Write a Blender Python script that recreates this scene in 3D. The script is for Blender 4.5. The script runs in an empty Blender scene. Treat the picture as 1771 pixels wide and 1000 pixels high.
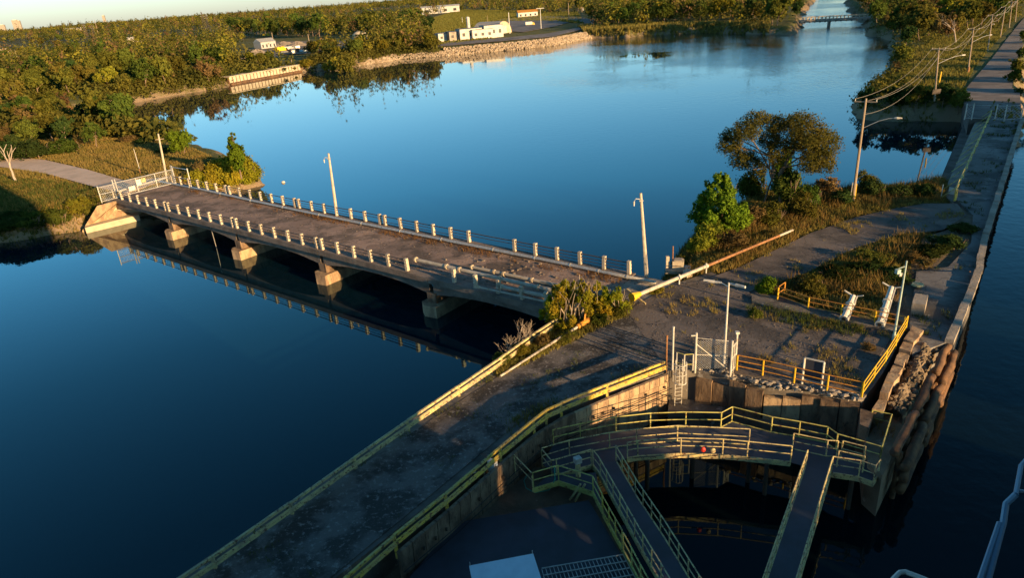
import bpy, math, random
import numpy as np
from mathutils import Vector
random.seed(7); RNG = np.random.default_rng(7)
SC = bpy.context.scene; COL = SC.collection
# ------------------------------------------------------------ camera, sky, sun, exposure
CAM_H = 25.0; FPX = 1190.0
P_ = math.radians(23.2); RO = math.radians(4.3)
fw = np.array([0, math.cos(P_), -math.sin(P_)]); r0 = np.array([1., 0, 0]); u0 = np.array([0, math.sin(P_), math.cos(P_)])
rt = math.cos(RO)*r0 - math.sin(RO)*u0; up = math.sin(RO)*r0 + math.cos(RO)*u0
CP = np.array([0, 0, CAM_H])
cam = bpy.data.cameras.new('camera'); camo = bpy.data.objects.new('camera', cam); COL.objects.link(camo)
from mathutils import Matrix
M4 = Matrix(((rt[0], up[0], -fw[0], 0), (rt[1], up[1], -fw[1], 0), (rt[2], up[2], -fw[2], CAM_H), (0, 0, 0, 1)))
camo.matrix_world = M4
cam.sensor_width = 36; cam.lens = 36*FPX/1771; cam.clip_end = 20000; cam.clip_start = .1
SC.camera = camo
SUN_EL = math.radians(10.5); SUN_AZ = math.radians(135.8)   # clockwise from +Y
world = bpy.data.worlds.new('World'); SC.world = world; world.use_nodes = True
wn = world.node_tree; bgn = wn.nodes['Background']
sky = wn.nodes.new('ShaderNodeTexSky'); sky.sky_type = 'NISHITA'; sky.sun_disc = False
sky.sun_elevation = SUN_EL; sky.sun_rotation = SUN_AZ; sky.air_density = 1.0; sky.dust_density = 0.6; sky.ozone_density = 2.5; sky.altitude = 100
tn = wn.nodes.new('ShaderNodeMix'); tn.data_type = 'RGBA'; tn.blend_type = 'MULTIPLY'; tn.inputs[0].default_value = 1; 
geo = wn.nodes.new('ShaderNodeTexCoord'); sz_ = wn.nodes.new('ShaderNodeSeparateXYZ'); wn.links.new(geo.outputs['Generated'], sz_.inputs[0])
cr_ = wn.nodes.new('ShaderNodeValToRGB'); e_ = cr_.color_ramp.elements; e_[0].position = 0; e_[0].color = (.68, .735, .95, 1); e_[1].position = .6; e_[1].color = (.22, .36, .40, 1)
e2_ = cr_.color_ramp.elements.new(.09); e2_.color = (.70, .93, 1.08, 1); e3_ = cr_.color_ramp.elements.new(.25); e3_.color = (.44, 1.0, 1.17, 1)
e4_ = cr_.color_ramp.elements.new(.4); e4_.color = (.26, .64, .74, 1)
wn.links.new(sz_.outputs[2], cr_.inputs[0]); wn.links.new(cr_.outputs[0], tn.inputs[7])
wn.links.new(sky.outputs[0], tn.inputs[6]); wn.links.new(tn.outputs[2], bgn.inputs[0]); bgn.inputs[1].default_value = 0.12
sun = bpy.data.lights.new('sun', 'SUN'); sun.energy = 5.0; sun.angle = math.radians(.5); sun.color = (1, .64, .30)
suno = bpy.data.objects.new('sun', sun); COL.objects.link(suno)
sd = Vector((math.sin(SUN_AZ)*math.cos(SUN_EL), math.cos(SUN_AZ)*math.cos(SUN_EL), math.sin(SUN_EL)))
suno.rotation_euler = sd.to_track_quat('Z', 'Y').to_euler()
vs = SC.view_settings; vs.view_transform = 'Standard'; vs.look = 'None'; vs.exposure = 1.2; vs.gamma = 1; vs.use_curve_mapping = False
SC.cycles.max_bounces = 6

# ------------------------------------------------------------ helpers
def at(px, py, z=0.0):
    d = fw + (px-885.5)/FPX*rt - (py-500)/FPX*up
    t = (z-CAM_H)/d[2]
    p = CP + t*d
    return Vector((p[0], p[1], z))
def V(*a): return Vector(a)
class MB:
    def __init__(s): s.v = []; s.f = []
    def add(s, vs_, fs):
        n = len(s.v); s.v += [tuple(v) for v in vs_]; s.f += [tuple(i+n for i in f) for f in fs]; return s
    def box(s, c, size, rz=0.0):
        cx, cy, cz = c; a, b, h = size[0]/2, size[1]/2, size[2]/2; ca, sa = math.cos(rz), math.sin(rz)
        vs_ = [(cx+x*ca-y*sa, cy+x*sa+y*ca, cz+z) for z in (-h, h) for x, y in ((-a, -b), (a, -b), (a, b), (-a, b))]
        return s.add(vs_, [(3, 2, 1, 0), (4, 5, 6, 7), (0, 1, 5, 4), (1, 2, 6, 5), (2, 3, 7, 6), (3, 0, 4, 7)])
    def bar(s, p, q, w, h, upv=None):
        p = Vector(p); q = Vector(q); d = (q-p)
        if d.length < 1e-6: return s
        d.normalize(); u_ = Vector(upv) if upv else (Vector((0, 0, 1)) if abs(d.z) < .95 else Vector((1, 0, 0)))
        sd_ = d.cross(u_).normalized(); u2 = sd_.cross(d).normalized()
        vs_ = [c+sd_*a*w/2+u2*b*h/2 for c in (p, q) for a, b in ((-1, -1), (1, -1), (1, 1), (-1, 1))]
        return s.add(vs_, [(3, 2, 1, 0), (4, 5, 6, 7), (0, 1, 5, 4), (1, 2, 6, 5), (2, 3, 7, 6), (3, 0, 4, 7)])
    def tube(s, p, q, r1, r2=None, n=8, cap=True):
        return s.path([p, q], [r1, r2 if r2 is not None else r1], n, cap)
    def path(s, pts, r, n=8, cap=True, close=False):
        pts = [Vector(p) for p in pts]; m = len(pts)
        if not isinstance(r, (list, tuple)): r = [r]*m
        vs_ = []; prev = None
        for i, p in enumerate(pts):
            a = pts[i-1] if (i > 0 or close) else p; b = pts[(i+1) % m] if (i < m-1 or close) else p
            d = (b-a).normalized() if (b-a).length > 1e-9 else Vector((0, 0, 1))
            if prev is None:
                x = d.cross(Vector((0, 0, 1)) if abs(d.z) < .9 else Vector((1, 0, 0))).normalized()
            else:
                x = (prev-d*prev.dot(d)).normalized()
            prev = x; y = d.cross(x)
            for k in range(n):
                t = 2*math.pi*k/n; vs_.append(p+(x*math.cos(t)+y*math.sin(t))*r[i])
        fs = []
        for i in range(m if close else m-1):
            j = (i+1) % m
            for k in range(n): fs.append((i*n+k, i*n+(k+1) % n, j*n+(k+1) % n, j*n+k))
        if cap and not close: fs += [tuple(reversed(range(n))), tuple((m-1)*n+k for k in range(n))]
        return s.add(vs_, fs)
    def prism(s, poly, z0, z1):
        n = len(poly); a = sum(poly[i][0]*poly[(i+1) % n][1]-poly[(i+1) % n][0]*poly[i][1] for i in range(n))
        if a < 0: poly = list(reversed(poly))
        vs_ = [(p[0], p[1], z0) for p in poly]+[(p[0], p[1], z1) for p in poly]
        fs = [tuple(reversed(range(n))), tuple(range(n, 2*n))]+[(i, (i+1) % n, n+(i+1) % n, n+i) for i in range(n)]
        return s.add(vs_, fs)
    def blob(s, c, size, n=7, m=5, jit=.25, rnd=None, rz=0):
        rnd = rnd or random; vs_ = [(0, 0, -1)]
        for i in range(1, m):
            ph = math.pi*i/m
            for k in range(n):
                t = 2*math.pi*k/n; j = 1+rnd.uniform(-jit, jit)
                vs_.append((math.sin(ph)*math.cos(t)*j, math.sin(ph)*math.sin(t)*j, -math.cos(ph)*(1+rnd.uniform(-jit, jit)*.5)))
        vs_.append((0, 0, 1)); fs = []
        for k in range(n): fs.append((0, 1+(k+1) % n, 1+k)); fs.append((len(vs_)-1, 1+(m-2)*n+k, 1+(m-2)*n+(k+1) % n))
        for i in range(m-2):
            for k in range(n): fs.append((1+i*n+k, 1+i*n+(k+1) % n, 1+(i+1)*n+(k+1) % n, 1+(i+1)*n+k))
        ca, sa = math.cos(rz), math.sin(rz)
        return s.add([(c[0]+(x*size[0]*ca-y*size[1]*sa), c[1]+(x*size[0]*sa+y*size[1]*ca), c[2]+z*size[2]) for x, y, z in vs_], fs)
    def build(s, name, mat, parent=None, off=None, smooth=False):
        me = bpy.data.meshes.new(name)
        o_ = Vector((0, 0, 0)) if off is None else Vector(off)
        p = parent
        while p is not None and off is None:
            o_ = o_+p.location; p = p.parent
        me.from_pydata([(v[0]-o_[0], v[1]-o_[1], v[2]-o_[2]) for v in s.v], [], s.f)
        if smooth: me.polygons.foreach_set('use_smooth', [True]*len(me.polygons))
        if mat: me.materials.append(mat)
        o = bpy.data.objects.new(name, me); COL.objects.link(o)
        if parent is not None: o.parent = parent
        elif off is not None: o.location = o_
        return o
def npmesh(name, verts, faces, mat, parent=None, k=None, smooth=False):
    """verts (N,3) array, faces (M,k) array"""
    me = bpy.data.meshes.new(name); k = faces.shape[1]
    me.vertices.add(len(verts)); me.vertices.foreach_set('co', np.ascontiguousarray(verts, dtype=np.float32).ravel())
    me.loops.add(faces.size); me.loops.foreach_set('vertex_index', faces.astype(np.int32).ravel())
    me.polygons.add(len(faces)); me.polygons.foreach_set('loop_start', np.arange(0, faces.size, k, dtype=np.int32))
    me.polygons.foreach_set('loop_total', np.full(len(faces), k, dtype=np.int32))
    if smooth: me.polygons.foreach_set('use_smooth', np.ones(len(faces), dtype=bool))
    me.update(calc_edges=True)
    if mat: me.materials.append(mat)
    o = bpy.data.objects.new(name, me); COL.objects.link(o)
    if parent is not None: o.parent = parent
    return o
def fattr(o, name, arr, dom='POINT'):
    a = o.data.attributes.new(name, 'FLOAT', dom); a.data.foreach_set('value', np.ascontiguousarray(arr, dtype=np.float32))
def tag(o, label=None, cat=None, group=None, kind=None):
    if label: o['label'] = label
    if cat: o['category'] = cat
    if group: o['group'] = group
    if kind: o['kind'] = kind
    return o
def thing(name, loc, label, cat, group=None):
    o = bpy.data.objects.new(name, None); COL.objects.link(o); o.location = Vector(loc); o.empty_display_size = .2
    return tag(o, label, cat, group)
def struct(o): o['kind'] = 'structure'; return o
def stuff(o, label=None, cat=None):
    o['kind'] = 'stuff'; return tag(o, label, cat)
def copy_tree(o, parent=None):
    c = o.copy(); COL.objects.link(c); c.parent = parent
    for ch in list(o.children): copy_tree(ch, c)
    return c
def along(pts, n):
    L_ = [0]
    for a, e in zip(pts[:-1], pts[1:]): L_.append(L_[-1]+(e-a).length)
    out = []
    for k in range(n+1):
        t = L_[-1]*k/n; i = min([j for j in range(len(L_)-1) if t <= L_[j+1]+1e-6] or [len(L_)-2]); out.append(pts[i].lerp(pts[i+1], (t-L_[i])/(L_[i+1]-L_[i])))
    return out
# ------------------------------------------------------------ materials
def mat(name, c1, c2=None, c3=None, scale=1.0, rough=.8, bump=.0, bscale=8.0, metal=0.0, t2=(.4, .65), t3=(.6, .7), scale3=None, spec=.4, stretch=None, rnd=0.0, cracks=None, crackcol=(.02, .018, .015)):
    m = bpy.data.materials.new(name); m.use_nodes = True; nt = m.node_tree; N = nt.nodes; L = nt.links
    b = N['Principled BSDF']; b.inputs['Roughness'].default_value = rough; b.inputs['Metallic'].default_value = metal
    b.inputs['Specular IOR Level'].default_value = spec
    tc = N.new('ShaderNodeTexCoord'); co = tc.outputs['Object']
    if stretch:
        mp = N.new('ShaderNodeMapping'); mp.inputs['Scale'].default_value = stretch; L.new(co, mp.inputs[0]); co = mp.outputs[0]
    def noise(sc, det=6, rg=.6):
        n = N.new('ShaderNodeTexNoise'); n.inputs['Scale'].default_value = sc; n.inputs['Detail'].default_value = det; n.inputs['Roughness'].default_value = rg
        L.new(co, n.inputs['Vector']); return n.outputs[0]
    def ramp(src, lo, hi):
        r = N.new('ShaderNodeMapRange'); r.inputs[1].default_value = lo; r.inputs[2].default_value = hi; L.new(src, r.inputs[0]); return r.outputs[0]
    def ramp2(src, lo, hi):
        r = N.new('ShaderNodeMapRange'); r.inputs[3].default_value = lo; r.inputs[4].default_value = hi; L.new(src, r.inputs[0]); return r.outputs[0]
    def mix(f, a, b_):
        x = N.new('ShaderNodeMix'); x.data_type = 'RGBA'
        if f is not None: L.new(f, x.inputs[0])
        for i, q in ((6, a), (7, b_)):
            if isinstance(q, tuple): x.inputs[i].default_value = (*q, 1)
            else: L.new(q, x.inputs[i])
        return x.outputs[2]
    cur = c1
    if c2: cur = mix(ramp(noise(scale), *t2), c1, c2)
    if c3: cur = mix(ramp(noise(scale3 or scale*2.7, 8, .7), *t3), cur, c3)
    if cracks:
        nn_ = N.new('ShaderNodeTexNoise'); nn_.inputs['Scale'].default_value = cracks[0]*2.2; nn_.inputs['Detail'].default_value = 5; L.new(co, nn_.inputs['Vector'])
        va = N.new('ShaderNodeVectorMath'); va.operation = 'MULTIPLY_ADD'; L.new(nn_.outputs['Color'], va.inputs[0]); va.inputs[1].default_value = (1.1/cracks[0],)*3; L.new(co, va.inputs[2])
        vo = N.new('ShaderNodeTexVoronoi'); vo.feature = 'DISTANCE_TO_EDGE'; vo.inputs['Scale'].default_value = cracks[0]; L.new(va.outputs[0], vo.inputs['Vector'])
        cur = mix(ramp(vo.outputs['Distance'], cracks[1], 0), cur, crackcol)
        vp = N.new('ShaderNodeTexVoronoi'); vp.inputs['Scale'].default_value = cracks[0]*.7; L.new(va.outputs[0], vp.inputs['Vector'])
        hv = N.new('ShaderNodeHueSaturation'); sp_ = N.new('ShaderNodeSeparateColor'); L.new(vp.outputs['Color'], sp_.inputs[0]); L.new(ramp2(sp_.outputs[0], .78, 1.2), hv.inputs['Value']); L.new(cur, hv.inputs['Color']); cur = hv.outputs[0]
    if rnd:
        oi = N.new('ShaderNodeObjectInfo'); hs = N.new('ShaderNodeHueSaturation')
        r = N.new('ShaderNodeMapRange'); r.inputs[3].default_value = 1-rnd; r.inputs[4].default_value = 1+rnd; L.new(oi.outputs['Random'], r.inputs[0]); L.new(r.outputs[0], hs.inputs['Value'])
        if isinstance(cur, tuple): hs.inputs['Color'].default_value = (*cur, 1)
        else: L.new(cur, hs.inputs['Color'])
        cur = hs.outputs[0]
    if isinstance(cur, tuple): b.inputs['Base Color'].default_value = (*cur, 1)
    else: L.new(cur, b.inputs['Base Color'])
    if bump:
        bm_ = N.new('ShaderNodeBump'); bm_.inputs['Strength'].default_value = 1; bm_.inputs['Distance'].default_value = bump
        L.new(noise(bscale, 8, .65), bm_.inputs['Height']); L.new(bm_.outputs[0], b.inputs['Normal'])
    return m
def leafmat(name, a, b_, dark=.7, sc=.6, trans=.3):
    m = bpy.data.materials.new(name); m.use_nodes = True; nt = m.node_tree; N = nt.nodes; L = nt.links
    N.remove(N['Principled BSDF']); out = N['Material Output']
    tc = N.new('ShaderNodeTexCoord'); n = N.new('ShaderNodeTexNoise'); n.inputs['Scale'].default_value = sc; n.inputs['Detail'].default_value = 3
    L.new(tc.outputs['Object'], n.inputs['Vector'])
    at_ = N.new('ShaderNodeAttribute'); at_.attribute_name = 'lr'
    r = N.new('ShaderNodeMapRange'); r.inputs[1].default_value = .35; r.inputs[2].default_value = .65; L.new(n.outputs[0], r.inputs[0])
    ad = N.new('ShaderNodeMath'); ad.operation = 'MULTIPLY_ADD'; ad.inputs[1].default_value = .5; L.new(r.outputs[0], ad.inputs[0])
    ml = N.new('ShaderNodeMath'); ml.operation = 'MULTIPLY'; ml.inputs[1].default_value = .5; L.new(at_.outputs['Fac'], ml.inputs[0]); L.new(ml.outputs[0], ad.inputs[2])
    x = N.new('ShaderNodeMix'); x.data_type = 'RGBA'; x.inputs[6].default_value = (*a, 1); x.inputs[7].default_value = (*b_, 1); L.new(ad.outputs[0], x.inputs[0])
    oi = N.new('ShaderNodeObjectInfo'); hs = N.new('ShaderNodeHueSaturation')
    rv = N.new('ShaderNodeMapRange'); rv.inputs[3].default_value = dark; rv.inputs[4].default_value = 1.3; L.new(oi.outputs['Random'], rv.inputs[0]); L.new(rv.outputs[0], hs.inputs['Value'])
    m2 = N.new('ShaderNodeMath'); m2.operation = 'MULTIPLY'; m2.inputs[1].default_value = 7.3; L.new(oi.outputs['Random'], m2.inputs[0])
    m3 = N.new('ShaderNodeMath'); m3.operation = 'FRACT'; L.new(m2.outputs[0], m3.inputs[0])
    rh = N.new('ShaderNodeMapRange'); rh.inputs[3].default_value = .475; rh.inputs[4].default_value = .525; L.new(m3.outputs[0], rh.inputs[0]); L.new(rh.outputs[0], hs.inputs['Hue'])
    L.new(x.outputs[2], hs.inputs['Color'])
    d = N.new('ShaderNodeBsdfDiffuse'); t = N.new('ShaderNodeBsdfTranslucent'); s = N.new('ShaderNodeMixShader'); s.inputs[0].default_value = trans
    L.new(hs.outputs[0], d.inputs[0]); L.new(hs.outputs[0], t.inputs[0]); L.new(d.outputs[0], s.inputs[1]); L.new(t.outputs[0], s.inputs[2]); L.new(s.outputs[0], out.inputs[0])
    return m
M = {}
M['concrete'] = mat('concrete', (.36, .31, .25), (.22, .19, .15), (.12, .10, .08), .5, .9, .05, 3, t3=(.6, .72))
M['concrete_pale'] = mat('concrete_pale', (.5, .42, .3), (.36, .3, .21), (.2, .16, .11), .6, .9, .03, 3, t3=(.62, .75))
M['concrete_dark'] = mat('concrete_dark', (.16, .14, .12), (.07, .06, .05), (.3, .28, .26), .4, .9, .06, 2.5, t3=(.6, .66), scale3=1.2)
M['post'] = mat('rail_post_concrete', (.50, .43, .33), (.38, .31, .22), (.17, .13, .1), 3, .9, .01, 20, t3=(.6, .7), rnd=.15)
M['shedwhite'] = mat('dusty_white_sheet', (.5, .48, .44), (.38, .36, .32), None, .6, .6)
M['deck'] = mat('bridge_deck_asphalt', (.27, .185, .14), (.12, .085, .062), (.38, .29, .23), .3, .92, .05, 5, t2=(.46, .58), t3=(.58, .75), scale3=2.2, cracks=(.33, .018), crackcol=(.06, .045, .035))
M['girder'] = mat('girder_concrete', (.19, .155, .13), (.10, .08, .065), (.33, .28, .23), .6, .9, .05, 3, t3=(.62, .72))
M['wire'] = mat('wire', (.26, .23, .18), rough=.6)
M['balcony'] = mat('blue_grey_paint', (.16, .26, .36), rough=.5)
M['asphalt'] = mat('asphalt', (.135, .11, .095), (.07, .058, .05), (.24, .20, .17), .3, .93, .03, 5, t2=(.45, .6), t3=(.58, .75), scale3=2.6, cracks=(.25, .018), crackcol=(.04, .034, .03))
M['gravelroad'] = mat('gravel_road', (.14, .125, .115), (.045, .04, .036), (.27, .25, .23), .45, .95, .07, 6, t2=(.44, .56), t3=(.54, .66), scale3=3.2)
M['dock'] = mat('dock_concrete', (.17, .16, .15), (.07, .065, .06), (.26, .25, .23), .2, .85, .03, 4, t2=(.46, .56), t3=(.56, .7), scale3=.9, cracks=(.16, .012), crackcol=(.05, .045, .04))
M['paleroad'] = mat('old_pale_road', (.62, .46, .34), (.48, .36, .26), (.14, .13, .06), .3, .95, .03, 4, t3=(.6, .68), scale3=1.3)
M['farroad'] = mat('far_asphalt', (.17, .145, .13), (.10, .085, .075), (.24, .21, .18), .15, .95, .0, 4, t2=(.45, .58), cracks=(.12, .01), crackcol=(.06, .05, .045))
M['dirt'] = mat('dirt', (.20, .15, .10), (.11, .085, .055), (.3, .25, .2), .5, .98, .08, 4)
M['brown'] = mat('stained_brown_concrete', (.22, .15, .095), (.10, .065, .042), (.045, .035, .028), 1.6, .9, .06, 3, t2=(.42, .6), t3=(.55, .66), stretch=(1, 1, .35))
M['brownlit'] = mat('lit_brown_concrete', (.42, .30, .18), (.24, .16, .10), (.08, .06, .045), 1.3, .9, .08, 3, t2=(.42, .6), t3=(.58, .68), stretch=(1, 1, .4))  # lighter copy of the brown concrete, sunlight put into the colour
M['steel'] = mat('dark_steel', (.06, .055, .05), (.10, .06, .035), None, 4, .6, 0, metal=.3)
M['galv'] = mat('galvanised_steel', (.55, .54, .5), (.4, .38, .34), None, 5, .45, metal=.5)
M['white'] = mat('white_paint', (.60, .58, .52), (.44, .41, .35), (.24, .15, .09), 2, .55, t3=(.6, .7), scale3=4)
M['pipewhite'] = mat('weathered_white_pipe', (.46, .42, .35), (.32, .28, .22), (.25, .13, .05), 1.5, .5, t3=(.6, .7), spec=.3)
M['yellow'] = mat('worn_yellow_paint', (.62, .43, .06), (.44, .34, .12), (.14, .065, .03), 1.5, .6, .005, 20, t2=(.42, .58), t3=(.53, .60), scale3=5)
M['cream'] = mat('faded_yellow_paint', (.56, .46, .2), (.38, .32, .18), (.12, .06, .04), 1.5, .65, .005, 20, t2=(.42, .58), t3=(.53, .60), scale3=5)
M['orange'] = mat('rusty_orange_paint', (.60, .28, .03), (.5, .2, .03), (.25, .07, .02), 3, .6, t3=(.5, .65))
M['brightyellow'] = mat('bright_yellow_paint', (.72, .46, .02), (.6, .36, .02), None, 3, .5)
M['lime'] = mat('pale_yellow_green_paint', (.50, .46, .13), (.38, .34, .10), (.16, .08, .03), 1.5, .6, t2=(.42, .58), t3=(.54, .62), scale3=5)
M['rust'] = mat('rust', (.30, .14, .055), (.17, .075, .03), (.42, .34, .26), 2.5, .85, .005, 20, t3=(.56, .68))
M['wood'] = mat('weathered_pole_wood', (.34, .26, .18), (.24, .18, .12), (.14, .10, .07), 2, .85, .01, 10, stretch=(6, 6, .5))
M['conpole'] = mat('concrete_pole', (.5, .43, .33), (.38, .32, .24), None, 2, .85, .004, 15)
M['timber'] = mat('fender_timber', (.16, .085, .04), (.05, .03, .02), (.24, .16, .10), 1.2, .85, .04, 5, t3=(.6, .7))
M['black'] = mat('black_plastic', (.02, .02, .022), rough=.5)
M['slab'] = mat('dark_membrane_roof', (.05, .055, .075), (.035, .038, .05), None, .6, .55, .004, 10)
M['bluewhite'] = mat('pale_blue_roof_sheet', (.55, .68, .78), (.48, .6, .7), None, 1.5, .45)
M['teal'] = mat('pale_green_paint', (.42, .52, .46), (.3, .38, .33), None, 2, .5)
M['red'] = mat('red_paint', (.5, .03, .02), rough=.4)
M['hose'] = mat('green_hose', (.03, .28, .22), rough=.4)
M['bark'] = mat('bark', (.22, .15, .10), (.12, .085, .06), None, 4, .9, .02, 10)
M['deadbark'] = mat('pale_dead_bark', (.42, .34, .26), (.3, .24, .18), None, 4, .9)
M['rock'] = mat('riprap_rock', (.42, .33, .23), (.26, .2, .14), (.5, .44, .36), .4, .9, .05, 3, rnd=.2)
M['sand'] = mat('sand_heap', (.5, .4, .28), (.4, .31, .21), None, .3, .95, .2, .6)
M['gravelheap'] = mat('gravel_heap', (.28, .23, .18), (.2, .16, .12), None, .3, .95, .2, .8)
L_OL = leafmat('leaf_olive', (.07, .08, .016), (.17, .145, .025))
L_GR = leafmat('leaf_green', (.05, .08, .016), (.11, .135, .022))
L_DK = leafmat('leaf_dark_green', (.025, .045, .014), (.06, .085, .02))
L_YG = leafmat('leaf_yellow_green', (.13, .15, .018), (.26, .22, .025))
L_LM = leafmat('leaf_lime', (.06, .12, .012), (.17, .25, .02), trans=.3)
L_BR = leafmat('leaf_brown', (.13, .085, .035), (.2, .14, .05))
L_YL = leafmat('leaf_yellow', (.28, .22, .03), (.36, .22, .03), trans=.35)
L_OR = leafmat('leaf_orange', (.36, .14, .03), (.28, .17, .03), trans=.35)
# ------------------------------------------------------------ water and ground
WL = -3.8
def A(px, py, z=0.0):
    p = at(px, py, z); return (p.x, p.y)
def W(px, py): return A(px, py, WL)
farshore = [W(137, 197), W(163, 190), W(216, 180), W(312, 163), W(391, 151), W(396, 147), W(440, 138), W(519, 124), W(554, 122), W(600, 117), W(633, 112), W(694, 102),
            W(770, 96.5), W(890, 86), W(956, 79), W(1022, 66), W(1083, 64), W(1134, 60), W(1210, 56), W(1330, 59), W(1372, 60), W(1384, 51), W(1388, 27), W(1393, 15)]
land_left = [(-900, 40), (-300, 62), (-120, 86), (-82, 96), (-75.5, 99.1), (-66, 102.4), (-59, 108), (-54, 112), (-49, 117.5), (-43.7, 123.7), W(452, 312), W(420, 292), W(380, 275), W(330, 264), W(250, 250), W(205, 245),
             W(165, 236), W(140, 222), W(125, 208)] + farshore + [(400, 900), (1000, 2600), (1500, 9500), (-9000, 9500), (-9000, 40)]
land_right = [W(1690, 214), W(1668, 211), W(1600, 208), W(1540, 210), W(1482, 205), W(1474, 192), W(1482, 170), W(1512, 152), W(1538, 133), W(1533, 122), W(1541, 104), W(1537, 68), W(1499, 61), W(1493, 40),
              W(1474, 27), W(1466, 10), W(1463, 4), (500, 850), (1400, 2300), (2200, 9500), (9500, 9500), (1900, 2500), (420, 553), (140, 184), A(1774, 214), A(1700, 216)]
land_pen = [(13, 59.5), (17.5, 70), (24, 80), (34, 89), (42, 86), (50, 85.5), (57, 88), (60, 88), (57, 80), (46, 64), (38, 54), (32, 46), (28, 43), (17, 44), (12, 46), (6, 47.5), (6, 52)]
land_canal = [(70, 20), (160, 145), (440, 500), (1950, 2420), (9500, 9400), (9500, -500), (60, -500), (30, -30)]
LANDS = [np.array(l) for l in (land_left, land_right, land_pen, land_canal)]
def sdist(X, Y, poly):
    d2 = np.full(X.shape, 1e18); ins = np.zeros(X.shape, bool); n = len(poly)
    for i in range(n):
        x1, y1 = poly[i]; x2, y2 = poly[(i+1) % n]
        dx, dy = x2-x1, y2-y1; L2 = dx*dx+dy*dy+1e-12
        t = np.clip(((X-x1)*dx+(Y-y1)*dy)/L2, 0, 1)
        d2 = np.minimum(d2, (X-x1-t*dx)**2+(Y-y1-t*dy)**2)
        c = ((y1 > Y) != (y2 > Y)) & (X < (x2-x1)*(Y-y1)/(y2-y1+1e-30)+x1); ins ^= c
    return np.where(ins, 1, -1)*np.sqrt(d2)
def vnoise(X, Y, sc, seed):
    r = np.random.default_rng(seed); T = r.random((256, 256)); x = X*sc; y = Y*sc
    xi = np.floor(x).astype(int); yi = np.floor(y).astype(int); fx = x-xi; fy = y-yi; fx = fx*fx*(3-2*fx); fy = fy*fy*(3-2*fy)
    g = lambda a, b: T[a % 256, b % 256]
    return (g(xi, yi)*(1-fx)+g(xi+1, yi)*fx)*(1-fy)+(g(xi, yi+1)*(1-fx)+g(xi+1, yi+1)*fx)*fy
def landdist(X, Y):
    d = np.full(X.shape, -1e9)
    for l in LANDS: d = np.maximum(d, sdist(X, Y, l))
    return d
def hfun(X, Y):
    R = np.hypot(X, Y)
    D = landdist(X, Y)
    D = D+(vnoise(X, Y, .35, 1)-.5)*np.clip(R/120, .6, 6)*1.2+(vnoise(X, Y, .1, 2)-.5)*np.clip(R/200, .3, 8)
    wd = np.where(R > 180, 6.0, 4.2)
    t = np.clip(D/wd, 0, 1); z = WL+.0+(3.75+0*t)*(1-(1-t)**1.7)
    z = np.where(D < 0, WL+np.maximum(D*.7, -4), z)
    land = np.clip(D/15, 0, 1)
    z = z+land*((vnoise(X, Y, .08, 3)-.5)*.35+(vnoise(X, Y, .6, 4)-.5)*.12)*np.where((X > 0) & (R < 240), .3, 1)
    hills = np.clip((R-1500)/2500, 0, 1)*(12+34*vnoise(X, Y, .0011, 5)*np.clip((X+2300)/2200, .15, 1))+np.clip((R-900)/1500, 0, 1)*6*vnoise(X, Y, .006, 6)
    z = z+land*hills
    return z-.12*land
th = np.concatenate([np.arange(-180, -47, 3.0), np.arange(-45, 45.01, .17), np.arange(47, 180.1, 3.0)])
rr = [6.0]
while rr[-1] < 9000: rr.append(rr[-1]*1.0135)
rr = np.array(rr); TH, RR = np.meshgrid(np.radians(th), rr)
GX = RR*np.sin(TH); GY = RR*np.cos(TH); GZ = hfun(GX, GY)
nr, nt_ = GX.shape
idx = np.arange(nr*nt_).reshape(nr, nt_)
F_ = np.stack([idx[:-1, :-1], idx[:-1, 1:], idx[1:, 1:], idx[1:, :-1]], -1).reshape(-1, 4)
F_ = F_[:, ::-1]
# ground material: grass / dry grass / dirt, with bare soil on the banks
gm = bpy.data.materials.new('ground_mixed'); gm.use_nodes = True; nt = gm.node_tree; N = nt.nodes; L = nt.links
b = N['Principled BSDF']; b.inputs['Roughness'].default_value = .95; b.inputs['Specular IOR Level'].default_value = .1
tc = N.new('ShaderNodeTexCoord')
def nz(s, d=8, r=.65):
    n = N.new('ShaderNodeTexNoise'); n.inputs['Scale'].default_value = s; n.inputs['Detail'].default_value = d; n.inputs['Roughness'].default_value = r; L.new(tc.outputs['Object'], n.inputs['Vector']); return n.outputs[0]
def rp(src, lo, hi):
    r = N.new('ShaderNodeMapRange'); r.inputs[1].default_value = lo; r.inputs[2].default_value = hi; L.new(src, r.inputs[0]); return r.outputs[0]
def mx(f, a, b_):
    x = N.new('ShaderNodeMix'); x.data_type = 'RGBA'; L.new(f, x.inputs[0])
    for i, q in ((6, a), (7, b_)):
        if isinstance(q, tuple): x.inputs[i].default_value = (*q, 1)
        else: L.new(q, x.inputs[i])
    return x.outputs[2]
g1 = mx(rp(nz(.12), .4, .6), (.10, .11, .03), (.18, .15, .05))
g2 = mx(rp(nz(1.3), .45, .7), g1, (.06, .075, .02))
at1 = N.new('ShaderNodeAttribute'); at1.attribute_name = 'bank'
ad = N.new('ShaderNodeMath'); ad.operation = 'ADD'; L.new(at1.outputs['Fac'], ad.inputs[0]); L.new(rp(nz(.5), .3, .7), ad.inputs[1])
g3 = mx(rp(ad.outputs[0], .9, 1.3), g2, (.26, .19, .12))
at2 = N.new('ShaderNodeAttribute'); at2.attribute_name = 'far'
g4 = mx(at2.outputs['Fac'], g3, (.08, .075, .03))
L.new(g4, b.inputs['Base Color'])
bp = N.new('ShaderNodeBump'); bp.inputs['Distance'].default_value = .25; L.new(nz(2.5), bp.inputs['Height']); L.new(bp.outputs[0], b.inputs['Normal'])
ground = npmesh('ground', np.stack([GX, GY, GZ], -1).reshape(-1, 3), F_, gm, smooth=True); struct(ground)
DD = landdist(GX, GY).ravel()
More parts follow.
